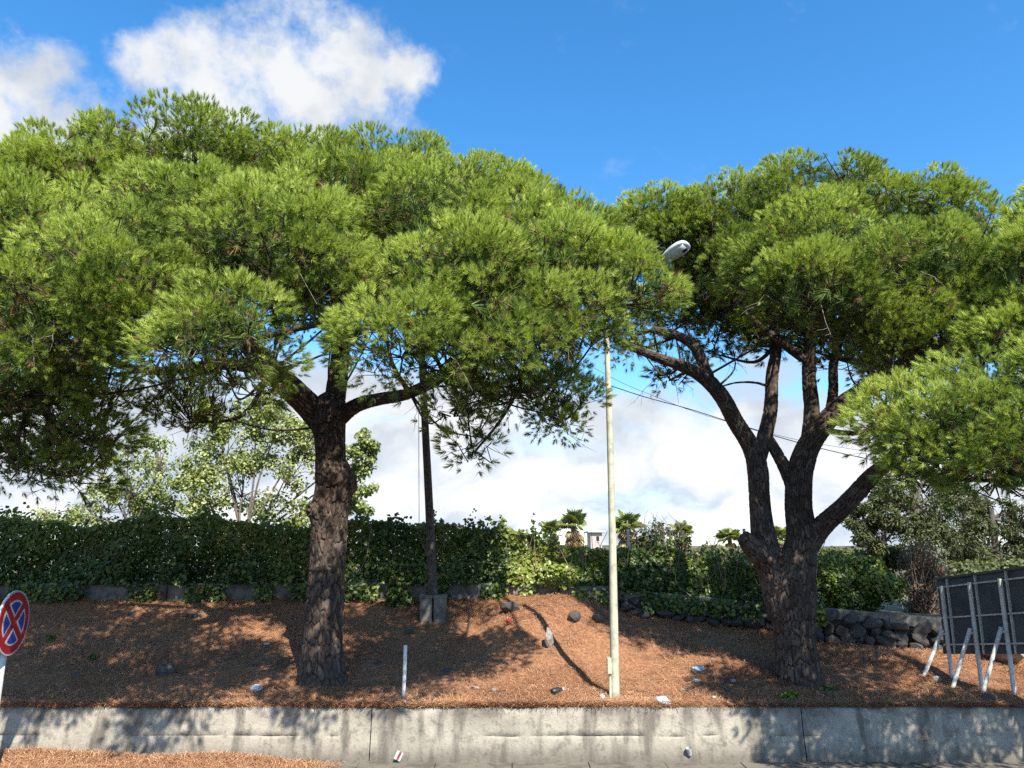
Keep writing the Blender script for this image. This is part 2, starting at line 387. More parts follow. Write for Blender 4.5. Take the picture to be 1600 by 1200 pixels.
def ground_hit(px, py):
    d = ray(px, py); lo = None
    for Y in np.arange(11.1, 26, .02):
        t = Y / d[1]; z = CAM_H + d[2] * t
        if z <= terrain(d[0] * t, Y): return np.array([d[0] * t, Y, float(terrain(d[0] * t, Y))])
    return np.array([d[0] * t, Y, z])

def axis(parts): return np.unique(np.concatenate(parts))
gx = axis([-np.geomspace(12, 2500, 26), np.arange(-12, 12.01, .07), np.geomspace(12, 2500, 26)])
gy = axis([np.arange(11.06, 17, .06), np.geomspace(17, 4000, 40)])
X, Y = np.meshgrid(gx, gy)
Z = terrain(X, Y)
Z[0] = .3                                        # tucks down behind the wall
V = np.stack([X, Y, Z], -1).reshape(-1, 3)
nx = len(gx); i = np.arange(len(gy) - 1)[:, None] * nx + np.arange(nx - 1)[None]
T = np.stack([i, i + 1, i + nx + 1, i + nx], -1).reshape(-1, 4)
cen = V[T].mean(1); back = cen[:, 1] > yb(cen[:, 0]) + .3
tag(link('ground', npmesh('ground', V, T[~back], GROUND, smooth_=True)), kind='structure')
gx2 = axis([-np.geomspace(12, 2500, 26), np.arange(-12, 12.01, .5), np.geomspace(12, 2500, 26)]); gy2 = axis([np.arange(14.2, 17, .1), np.geomspace(17, 4000, 40)])
X2, Y2_ = np.meshgrid(gx2, gy2); V2 = np.stack([X2, Y2_, terrain(X2, Y2_)], -1).reshape(-1, 3); m2 = len(gx2)
i2 = np.arange(len(gy2) - 1)[:, None] * m2 + np.arange(m2 - 1)[None]; T2 = np.stack([i2, i2 + 1, i2 + m2 + 1, i2 + m2], -1).reshape(-1, 4)
c2 = V2[T2].mean(1); b2_ = c2[:, 1] > yb(c2[:, 0]) + .22; V2[:, 2] -= .006
tag(link('garden_ground', npmesh('garden_ground', V2, T2[b2_], FIELD, smooth_=True)), kind='structure')
# road
road = MB(); road.add([(-2500, -3000, 0), (2500, -3000, 0), (2500, 10.62, 0), (-2500, 10.62, 0)], [(0, 1, 2, 3)])
tag(road.build('road', ASPH), kind='structure')
gut = MB()
xs = np.arange(-16, 16, 1.0)
for k, x in enumerate(xs): gut.box((x + .004, 10.62, -.2), (x + .996, 11.1, .028 + .004 * (k % 3)), .006)
gutter = gut.build('gutter_kerb', CONC); tag(gutter, kind='structure')

# ------------------------------------------------------------------ retaining wall of cast panels
wall = empty('retaining_wall', (0, 11, 0), 'low weathered concrete retaining wall along the front of the needle-covered bank', 'wall')
seams = [-16, -9.4, -1.88, 3.88, 9.2, 14]
for a, b in zip(seams[:-1], seams[1:]):
    ys = []
    ux = np.arange(a + .006, b - .006, .05); ux = np.append(ux, b - .006)
    # profile (y, z): foot, slightly battered face with a cold joint, worn rim, top, back
    prof = np.array([(-.075, -.1), (-.072, .02), (-.06, .12), (-.046, .22), (-.035, .30), (-.030, .333), (.012, .339), (-.028, .345), (-.012, .42), (-.004, .52), (.004, .62), (.009, .672), (.022, .688), (.10, .695), (.20, .69), (.29, .68), (.295, .2)])
    PX, PI = np.meshgrid(ux, np.arange(len(prof)))
    yy = prof[PI, 0].copy(); zz = prof[PI, 1].copy()
    n1 = fbm(PX * 1.3, zz * 3, a * .1 + 2., 4); n2 = fbm(PX * 9, zz * 9, 5., 3)
    yy = np.where(PI == 6, -.029 + .03 * np.clip(3.6 * fbm(PX * .9, 0 * PX, 31., 4) + .05 + 3 * fbm(PX * 5, 0 * PX, 33., 3), 0, 1), yy)
    yy += .03 * n1 + .010 * n2
    rim = (zz > .6)
    zz = zz + np.where(rim, .05 * fbm(PX * 2.2, 0 * PX, 7., 5) + np.minimum(0, .22 * (fbm(PX * 2.3, 0 * PX, 11., 5) + .03)) * (yy < .05), 0)
    joint = np.abs(prof[PI, 1] - .345) < .012
    zz = zz + .07 * fbm(PX * 1.3, 0 * PX, 21., 5) * ((prof[PI, 1] > .25) & (prof[PI, 1] < .5))
    Vp = np.stack([PX, yy, zz], -1).reshape(-1, 3); nu = len(ux)
    i = np.arange(len(prof) - 1)[:, None] * nu + np.arange(nu - 1)[None]
    Tp = np.stack([i, i + 1, i + nu + 1, i + nu], -1).reshape(-1, 4)
    me = npmesh('wall_panel', Vp, Tp, CONC)
    ob = link('wall_panel', me, wall)

MB().box((-16, .05, -.1), (14, .28, .64)).build('wall_backing', BASALT, wall)  # dark filler box, added to stop light coming through the panel seams

# ------------------------------------------------------------------ fallen needles
def flat_needles(P, nrm_up, n_len, rng_, lift=.012, width=.006, tilt=.25):
    n = len(P); a = rng_.random(n) * 2 * np.pi
    ln = n_len * rng_.uniform(.7, 1.3, n)
    # follow the ground
    e = .05; dzx = (nrm_up(P[:, 0] + e, P[:, 1]) - nrm_up(P[:, 0] - e, P[:, 1])) / (2 * e); dzy = (nrm_up(P[:, 0], P[:, 1] + e) - nrm_up(P[:, 0], P[:, 1] - e)) / (2 * e)
    d = np.stack([np.cos(a), np.sin(a), np.cos(a) * dzx + np.sin(a) * dzy + rng_.normal(0, tilt, n)], -1); d = norm(d)
    s = norm(np.cross(d, np.array([0, 0, 1.0])) + rng_.normal(0, .35, (n, 3)))
    P = P + np.array([0, 0, 1]) * (lift + rng_.random(n) * .02)[:, None]
    A = P - d * ln[:, None] / 2; B = P + d * ln[:, None] / 2; mid = P + np.array([0, 0, .012])
    V = np.stack([A - s * width * .5, A + s * width * .5, B], 1).reshape(-1, 3)
    T = np.arange(n * 3).reshape(-1, 3)
    return V, T
r2 = np.random.default_rng(21)
n = 270000
px_ = r2.uniform(-11, 11, n); s_ = r2.random(n) ** 1.15
py_ = LIP_Y - .02 + s_ * (yb(px_) - LIP_Y - .05)
kp = r2.random(n) < np.clip(.45 + 2.4 * fbm(px_ * 1.1, py_ * 1.1, 17., 4), .06, 1); px_, py_ = px_[kp], py_[kp]; pz_ = terrain(px_, py_)
lipn = 46000
lx = r2.uniform(-11, 11, lipn); ly = LIP_Y - .09 + np.abs(r2.normal(0, .2, lipn))
keep = (vnoise(lx * 1.2, 3.) + r2.random(lipn) * .5 > .45) | (ly > LIP_Y + .1)
lx, ly = lx[keep], ly[keep]; lz = np.maximum(terrain(lx, ly), .69)
fx = r2.uniform(-11, 11, 30000); fy = r2.uniform(10.985, 11.14, 30000); fk = vnoise(fx * .9, 5.) + .35 * vnoise(fx * 5, 7.) + r2.random(30000) * .35 - (11.14 - fy) * 2.5 > .55
fx, fy = fx[fk], fy[fk]; fz = .705 + r2.random(len(fx)) * .03
P = np.concatenate([np.stack([px_, py_, pz_], -1), np.stack([lx, ly, lz], -1), np.stack([fx, fy, fz], -1)])
V, T = flat_needles(P, terrain, .15, r2, width=.0055, tilt=.33)
tint = np.clip(.55 + .9 * fbm(P[:, 0] * .8, P[:, 1] * .8, 2.) + r2.normal(0, .2, len(P)), 0, 1)
litter = link('fallen_pine_needles', npmesh('fallen_pine_needles', V, T, LITTER, facedom={'tint': tint}))
tag(litter, 'orange brown fallen pine needles strewn over the whole bank', 'pine needles', kind='stuff')
tl = []
for k in range(170):
    x_ = r2.uniform(-9, 9); y_ = r2.uniform(11.2, float(yb(x_)) - .2); a_ = r2.random() * 6.3; l_ = r2.uniform(.12, .5)
    pts = [np.array([x_ + math.cos(a_) * l_ * t + r2.normal(0, .015), y_ + math.sin(a_) * l_ * t + r2.normal(0, .015), 0]) for t in (0, .5, 1)]
    for p_ in pts: p_[2] = float(terrain(p_[0], p_[1])) + .02
    tl.append((np.array(pts), r2.uniform(.004, .009)))
def _late_twigs():
    V, T = thin_tubes(tl, 5); o = link('fallen_twigs', npmesh('fallen_twigs', V, T, DEADTWIG)); tag(o, 'thin dry twigs scattered among the needles on the bank', 'twigs', kind='stuff')
# heap of needles in the gutter, lower left
def heap(x, y):
    x = np.asarray(x, float); y = np.asarray(y, float)
    e = np.clip((-2.2 - x) / 1.6, 0, 1); e = e * e * (3 - 2 * e)
    return .03 + e * .17 * np.exp(-((y - 10.66) / .22) ** 2) * (.75 + .9 * (vnoise(x * 1.3, y * .7, 3) - .3)) - .03 * (1 - e)
hx = np.arange(-11, -2.0, .06); hy = np.arange(10.1, 11.0, .05)
HX, HY = np.meshgrid(hx, hy); V = np.stack([HX, HY, heap(HX, HY) + .008 * fbm(HX * 9, HY * 9)], -1).reshape(-1, 3)
i = np.arange(len(hy) - 1)[:, None] * len(hx) + np.arange(len(hx) - 1)[None]
T = np.stack([i, i + 1, i + len(hx) + 1, i + len(hx)], -1).reshape(-1, 4)
hp = empty('needle_heap', (0, 0, 0), 'swept heap of orange pine needles in the gutter below the wall', 'needle heap')
link('heap_core', npmesh('heap_core', V, T, GROUND, smooth_=True), hp)
n = 40000; qx = r2.uniform(-11, -2.2, n); qy = r2.normal(10.68, .17, n); qy = np.clip(qy, 10.2, 10.93); kk = r2.random(n) < np.clip((-2.1 - qx) / 1.2, 0, 1); qx, qy = qx[kk], qy[kk]
P = np.stack([qx, qy, np.maximum(heap(qx, qy), .03)], -1)
V, T = flat_needles(P, heap, .12, r2, tilt=.5, width=.0055)
o = link('heap_needles', npmesh('heap_needles', V, T, LITTER, facedom={'tint': np.clip(r2.normal(.68, .2, len(P)), 0, 1)}), hp); o['kind'] = 'stuff'

# ------------------------------------------------------------------ rocks
def rock_mesh(name, seed, mat, sub=2, rough=.35):
    import bmesh
    bm = bmesh.new(); bmesh.ops.create_icosphere(bm, subdivisions=sub, radius=1)
    rr = np.random.default_rng(seed)
    planes = norm(rr.normal(0, 1, (13, 3))); dist = rr.uniform(.5, .9, 13)
    for v in bm.verts:
        c = np.array(v.co)
        for p, d in zip(planes, dist):
            k = c @ p
            if k > d: c = c - p * (k - d) * .97
        c = c * (1 + rough * float(fbm(c[0] * 1.8 + seed, c[1] * 1.8, c[2] * 1.8, 3)))
        v.co = c
    me = bpy.data.meshes.new(name); bm.to_mesh(me); bm.free(); me.materials.append(mat); return me
STONES = [rock_mesh('stone', 100 + k, BASALT, 2) for k in range(8)]
STONESP = [rock_mesh('pale_stone', 200 + k, PALESTONE, 2) for k in range(4)]
def place_rock(name, me, p, sc, label, cat='rock', group=None, sink=.35):
    o = link(name, me, None, (p[0], p[1], p[2] + sc[2] * (1 - 2 * sink)))
    o.scale = sc; o.rotation_euler = (random.uniform(-.2, .2), random.uniform(-.2, .2), random.uniform(0, 6))
    return tag(o, label, cat, group)
place_rock('rock', STONES[0], ground_hit(262, 1052), (.20, .16, .12), 'black basalt rock alone on the shaded left bank')
place_rock('rock', rock_mesh('upright_rock', 318, PALESTONE, 2, .9), ground_hit(858, 1012), (.10, .10, .19), 'upright grey rock at the shadow edge mid bank', sink=.2)
place_rock('rock', STONES[3], ground_hit(800, 955), (.22, .2, .17), 'dark rock below the end of the kerb near the mound')
place_rock('rock', STONES[5], ground_hit(895, 968), (.16, .14, .13), 'dark hollowed rock beside the sunlit mound under the vine')
place_rock('rock', STONES[6], ground_hit(935, 970), (.12, .12, .11), 'small dark rock between the mound and the lamp post')
place_rock('rock', STONESP[0], ground_hit(742, 1077), (.09, .07, .04), 'flat pale rubble stone near the thin rod')
place_rock('rock', STONESP[1], ground_hit(772, 1080), (.07, .07, .035), 'small pale rubble stone right of the flat one')
place_rock('rock', STONESP[2], ground_hit(1560, 1032), (.55, .3, .25), 'large grey boulder behind the billboard posts', sink=.2)
place_rock('rock', STONESP[3], ground_hit(1463, 1062), (.10, .08, .06), 'small stone beside the first billboard brace')
place_rock('rock', STONES[1], ground_hit(1545, 1092), (.16, .10, .05), 'dark flat rock at the lip under the billboard')

for (px, py, sz, lab) in ((300, 962, .13, 'largest half buried dark stone below the kerb on the left bank'), (205, 960, .10, 'half buried dark stone high on the bank right of the road sign'),
        (395, 1040, .08, 'half buried dark stone in shade just left of the big trunk foot'), (590, 1035, .07, 'half buried dark stone between the big trunk and the white stake'),
        (640, 988, .10, 'half buried dark stone just below the wooden pole blocks'), (700, 1048, .12, 'half buried dark stone right of the white stake'), (120, 1055, .07, 'small half buried stone at the lip beside the road sign')):
    place_rock('rock', STONES[int(px) % 8], ground_hit(px, py), (sz * 1.4, sz, sz * .7), lab, 'rock', 'half buried stones on the shaded bank', sink=.62)
# ------------------------------------------------------------------ kerb wall and dry stone wall behind the bank
kerb = empty('back_kerb_wall', (0, 0, 0), 'low grey concrete kerb wall at the top of the bank under the vine hedge', 'wall')
x = -14.0; k = 0
while x < 2.4:
    ln = random.uniform(1.1, 1.9); x1 = min(x + ln, 2.5)
    y0 = float(yb((x + x1) / 2)); z0 = float(min(terrain(x, y0 - .12), terrain(x1, y0 - .12))) - .12
    MB().box((x + .006, y0 - .06 + random.uniform(-.012, .012), z0), (x1 - .006, y0 + .16, float(zup(x)) + random.uniform(-.02, .03)), .018).build('kerb_block', KERB, kerb)
    x = x1; k += 1
sw = empty('dry_stone_wall', (5, 14.6, 1.0), 'dark dry stone wall of basalt below the green bush, behind the forked pine', 'stone wall')
pw = np.stack([np.linspace(1.7, 9.2, 200)], 0)[0]
core = MB()
cx = np.linspace(1.6, 9.3, 40)
Vc = []; 
for xx in cx:
    y0 = float(yb(xx)); zb_ = float(terrain(xx, y0 - .1)) - .2; zt = float(zup(xx)) - .06
    Vc += [(xx, y0 - .02, zb_), (xx, y0 + .02, zt), (xx, y0 + .35, zt)]
core.add(Vc, [(3*a, 3*a+3, 3*a+4, 3*a+1) for a in range(39)] + [(3*a+1, 3*a+4, 3*a+5, 3*a+2) for a in range(39)])
core.build('wall_backing', BASALT, sw).matrix_parent_inverse = Matrix.Translation(-Vector((5, 14.6, 1.0)))
ns = 0
xx = 1.7
rows = 3
for rw in range(rows):
    xx = 1.7 + random.uniform(0, .15)
    while xx < 9.2:
        wd = random.uniform(.13, .40); y0 = float(yb(xx)); zb_ = float(terrain(xx, y0 - .12)); zt = float(zup(xx)) - .12
        rh = (zt - zb_) / rows
        if rh > .05:
            me = random.choice(STONESP if (xx > 7.3 and random.random() < .75) else STONES)
            o = link('stone', me, sw); o.matrix_parent_inverse = Matrix.Translation(-Vector((5, 14.6, 1.0)))
            o.location = (xx + wd / 2, y0 - .05 - (rows - rw) * .03 + random.uniform(-.05, .04), zb_ + rh * (rw + .5) + random.uniform(-.03, .03))
            o.scale = (wd * .66, .17, max(rh * random.uniform(.6, 1.0), .07)); o.rotation_euler = (random.uniform(-.6, .6), random.uniform(-.6, .6), random.uniform(-.5, .5)); ns += 1
        xx += wd * .96
cap = empty('coping_wall', (0, 0, 0), 'grey concrete coping strip on top of the dry stone wall', 'coping')
x = 2.55
while x < 7.8:
    x1 = min(x + random.uniform(.8, 1.3), 7.9); y0 = float(yb(x)); y1 = float(yb(x1)); za = float(zup(x)); zb2 = float(zup(x1))
    m = MB(); h = .16
    v = [(x+.005, y0-.02, za-h), (x1-.005, y1-.02, zb2-h), (x1-.005, y1+.25, zb2-h), (x+.005, y0+.25, za-h), (x+.005, y0-.02, za+.02), (x1-.005, y1-.02, zb2+.02), (x1-.005, y1+.25, zb2+.02), (x+.005, y0+.25, za+.02)]
    m.add(v, [(0,3,2,1),(4,5,6,7),(0,1,5,4),(1,2,6,5),(2,3,7,6),(3,0,4,7)]).build('coping_block', KERB, cap); x = x1

# ------------------------------------------------------------------ pines
def bark_tube(P, rad, cell=(.075, .15), depth=.022, step=.022, sides=None, seed=0, lump=.05, flare=0.0, bulges=()):
    """trunk or limb surface with raised bark plates; returns V,T,plate attr"""
    C = spline(np.column_stack([P, rad]), step); Pc, Rc = C[:, :3], C[:, 3]
    m = len(Pc); rmax = Rc.max(); n = sides or int(np.clip(2 * np.pi * rmax / .0115, 16, 200))
    tan = norm(np.gradient(Pc, axis=0)); s = np.concatenate([[0], np.cumsum(np.linalg.norm(np.diff(Pc, axis=0), axis=1))])
    u = norm(np.cross(tan[0], np.array([0.2, 1, .1]))); U = []; Wv = []
    for i in range(m):
        u = norm(u - tan[i] * np.dot(u, tan[i])); U.append(u); Wv.append(np.cross(tan[i], u))
    U, Wv = np.array(U), np.array(Wv)
    ang = np.arange(n) / n * 2 * np.pi
    A, S = np.meshgrid(ang, s); RR = np.repeat(Rc[:, None], n, 1)
    # jittered cells on the unrolled bark; number of columns fixed so the seam closes
    cols = max(5, int(round(2 * np.pi * rmax / cell[0]))); cu = A / (2 * np.pi) * cols; cv = S / cell[1]
    cu = cu + .35 * (vnoise(cu * .7, cv * .8, seed) - .5); cv = cv + .6 * (vnoise(cu * .6, cv * .5, seed + 3.) - .5) 
    ci, cj = np.floor(cu).astype(int), np.floor(cv).astype(int)
    f1 = np.full(A.shape, 9.); f2 = np.full(A.shape, 9.); idv = np.zeros(A.shape)
    for di in (-1, 0, 1):
        for dj in (-1, 0, 1):
            a_, b_ = ci + di, cj + dj; am = np.mod(a_, cols)
            jx = _gv[_perm[(_perm[am & 511] + b_ + seed * 7) & 511]]; jy = _gv[_perm[(_perm[(am + 77) & 511] + b_ + seed * 7) & 511]]; hv = _gv[_perm[(_perm[(am + 177) & 511] + b_ + seed) & 511]]
            dd = np.hypot(cu - (a_ + .15 + .7 * jx), (cv - (b_ + .15 + .7 * jy)))
            nw = dd < f1; f2 = np.where(nw, f1, np.minimum(f2, dd)); idv = np.where(nw, hv, idv); f1 = np.where(nw, dd, f1)
    gap = np.clip((f2 - f1) / .16, 0, 1); gap = gap * gap * (3 - 2 * gap)
    disp = depth * (gap - .75) * (.6 + .8 * idv)
    disp += lump * RR * 2 * fbm(np.cos(A) * 1.2 + seed, np.sin(A) * 1.2, S * 1.4, 3)
    disp += .012 * gap * fbm(cu * 3.0, cv * 6, seed + 1., 4) - .006 * (np.abs(fbm(cu * 2.2, cv * 1.1, seed + 9., 3)) < .02)
    if flare: disp += flare * RR * np.exp(-S / .22) * (.6 + .8 * vnoise(np.cos(A) * 1.6 + 5, np.sin(A) * 1.6, seed))
    base = Pc[:, None] + (RR + 0)[..., None] * 0
    dirv = np.cos(A)[..., None] * U[:, None] + np.sin(A)[..., None] * Wv[:, None]
    V = Pc[:, None] + (RR + disp)[..., None] * dirv
    for (bp, br, bh) in bulges:
        q = V - np.asarray(bp); dl = np.linalg.norm(q, axis=-1); k = np.exp(-(dl / br) ** 2)
        ringy = 1 + .25 * np.cos(dl / br * 9)
        V = V + dirv * (k * bh * ringy)[..., None]
    i = np.arange(m - 1)[:, None] * n; j = np.arange(n)[None]; j2 = (j + 1) % n
    T = np.stack([i + j, i + j2, i + n + j2, i + n + j], -1).reshape(-1, 4)
    V = V.reshape(-1, 3)
    # end cap
    o = len(V); V = np.vstack([V, Pc[-1] + tan[-1] * Rc[-1] * .1]); e = (m - 1) * n
    T = np.vstack([T, np.stack([e + np.arange(n), e + (np.arange(n) + 1) % n, np.full(n, o), np.full(n, o)], -1)])
    return V, T, np.stack([np.append(idv.ravel(), .4), np.append(1 - gap.ravel(), 0)], 1)
def tri_fix(T):    # degenerate quads -> keep as quads is illegal; turn every quad into two triangles
    a = T[:, [0, 1, 2]]; b = T[:, [0, 2, 3]]; b = b[(b[:, 1] != b[:, 2])]
    return np.vstack([a, b])
def merge(parts):
    Vs, Ts, As = [], [], []; o = 0
    for V, T, a in parts:
        Vs.append(V); Ts.append(tri_fix(T) + o if T.shape[1] == 4 else T + o); As.append(a); o += len(V)
    return np.vstack(Vs), np.vstack(Ts), np.concatenate(As)
def pxpath(pts):   # (px, py, width_px, Y) -> points, radii
    P = np.array([at(p[0], p[1], p[3]) for p in pts]); r = np.array([p[2] * .90 * mpp(p[0], p[1], p[3]) / 2 for p in pts]); return P, r

def needles(tp, td, ts, tint, K, rg, width=.0055, length=.115, stem=.09, spread=(0.25, 1.15)):
    """tufts at tp along td with size ts -> triangles (one thin triangle per needle)"""
    n = len(tp); td = norm(td)
    ref = np.where(np.abs(td[:, 2:3]) < .9, np.array([[0, 0, 1.0]]), np.array([[1.0, 0, 0]]))
    u = norm(np.cross(td, ref)); w = np.cross(td, u)
    k = rg.random((n, K)); az = rg.random((n, K)) * 2 * np.pi
    pol = spread[1] + (spread[0] - spread[1]) * np.sqrt(k) + rg.normal(0, .13, (n, K))      # near the tip the needles close up
    dirn = np.cos(pol)[..., None] * td[:, None] + np.sin(pol)[..., None] * (np.cos(az)[..., None] * u[:, None] + np.sin(az)[..., None] * w[:, None])
    dirn[..., 2] -= .10 * rg.random((n, K)); dirn = norm(dirn)
    base = tp[:, None] + td[:, None] * (k * stem)[..., None] * ts[:, None, None]
    ln = length * ts[:, None] * rg.uniform(.75, 1.15, (n, K))
    tip = base + dirn * ln[..., None]
    side = norm(np.cross(dirn, rg.normal(0, 1, (n, K, 3)))) * (width * .5 * np.sqrt(ts)[:, None, None])
    base = base + dirn * .006
    V = np.stack([base - side, base + side, tip], 2).reshape(-1, 3)
    T = np.arange(n * K * 3).reshape(-1, 3)
    ft = np.repeat(tint, K) + rg.normal(0, .05, n * K)
    ft = np.where(np.repeat(tint, K) > .12, np.maximum(ft, .125), ft)
    return V, T, np.clip(ft, 0, 1)

LAMP_HEAD = at(1052, 397, 9.0)
def euler_from(td, roll):
    th = np.arccos(np.clip(td[:, 2], -1, 1)); ph = np.arctan2(td[:, 1], td[:, 0]); ct, st = np.cos(th), np.sin(th); cp, sp_ = np.cos(ph), np.sin(ph); cr, sr_ = np.cos(roll), np.sin(roll)
    a = np.arctan2(st * sr_, ct); b = np.arcsin(np.clip(st * cr, -1, 1)); c = np.arctan2(sp_ * ct * cr + cp * sr_, cp * ct * cr - sp_ * sr_)
    return np.stack([a, b, c], -1)
_gn = None
NVAR = 5
def tuft_nodes():
    global _gn
    if _gn: return _gn
    g = bpy.data.node_groups.new('tufts_on_shoots', 'GeometryNodeTree'); _gn = g
    g.interface.new_socket('Geometry', in_out='INPUT', socket_type='NodeSocketGeometry'); g.interface.new_socket('Geometry', in_out='OUTPUT', socket_type='NodeSocketGeometry')
    gi = g.nodes.new('NodeGroupInput'); go = g.nodes.new('NodeGroupOutput')
    def attr(name, typ):
        n = g.nodes.new('GeometryNodeInputNamedAttribute'); n.data_type = typ; n.inputs['Name'].default_value = name; return n.outputs['Attribute']
    var = attr('variant', 'INT')
    def sep(v):
        c = g.nodes.new('FunctionNodeCompare'); c.data_type = 'INT'; c.operation = 'EQUAL'; g.links.new(var, c.inputs[2]); c.inputs[3].default_value = v
        q = g.nodes.new('GeometryNodeSeparateGeometry'); q.domain = 'POINT'; g.links.new(gi.outputs[0], q.inputs[0]); g.links.new(c.outputs[0], q.inputs[1]); return q.outputs[0]
    pts = sep(-1); g2i = g.nodes.new('GeometryNodeGeometryToInstance')
    for v in reversed(range(NVAR)): g.links.new(sep(v), g2i.inputs[0])
    iop = g.nodes.new('GeometryNodeInstanceOnPoints'); g.links.new(pts, iop.inputs['Points']); g.links.new(g2i.outputs[0], iop.inputs['Instance'])
    iop.inputs['Pick Instance'].default_value = True; g.links.new(attr('pick', 'INT'), iop.inputs['Instance Index'])
    e2r = g.nodes.new('FunctionNodeEulerToRotation'); g.links.new(attr('turn', 'FLOAT_VECTOR'), e2r.inputs[0]); g.links.new(e2r.outputs[0], iop.inputs['Rotation'])
    g.links.new(attr('size', 'FLOAT'), iop.inputs['Scale']); g.links.new(iop.outputs[0], go.inputs[0])
    return g
def crown_object(root, off, P, Dr, S, tint, pick, rg):
    """one crown object: tuft shapes plus the shoot points they are set on"""
    Vs, var, fj = [], [], []
    for v in range(NVAR):
        K, wd, spr = ((56, .0066, (.10, 1.0)), (50, .0066, (.05, .85)), (60, .0066, (.15, 1.15)), (34, .0095, (.15, 1.1)), (30, .0105, (.1, 1.2)))[v]
        V, T, _ = needles(np.zeros((1, 3)), np.array([[0, 0, 1.0]]), np.ones(1), np.ones(1) * .5, K, rg, width=wd, length=.12, stem=.07, spread=spr)
        Vs.append(V); var += [v] * len(V)
    Vt = np.vstack(Vs); nt_ = len(Vt); T = np.arange(nt_).reshape(-1, 3); n = len(P)
    me = npmesh('crown', np.vstack([Vt, P - off]), T, NEEDLE, facedom={'jit': rg.normal(0, .05, len(T))})
    def put(name, typ, val, key='value'):
        a = me.attributes.new(name, typ, 'POINT'); a.data.foreach_set(key, val)
    put('variant', 'INT', np.concatenate([np.array(var), np.full(n, -1)]).astype(np.int32))
    put('pick', 'INT', np.concatenate([np.zeros(nt_), pick]).astype(np.int32))
    put('size', 'FLOAT', np.concatenate([np.ones(nt_), S]).astype(np.float32))
    put('tint', 'FLOAT', np.concatenate([np.ones(nt_), tint]).astype(np.float32))
    put('turn', 'FLOAT_VECTOR', np.vstack([np.zeros((nt_, 3)), euler_from(norm(Dr), rg.random(n) * 6.28)]).astype(np.float32).ravel(), 'vector')
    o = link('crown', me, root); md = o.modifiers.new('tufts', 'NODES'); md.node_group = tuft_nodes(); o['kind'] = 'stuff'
    return o
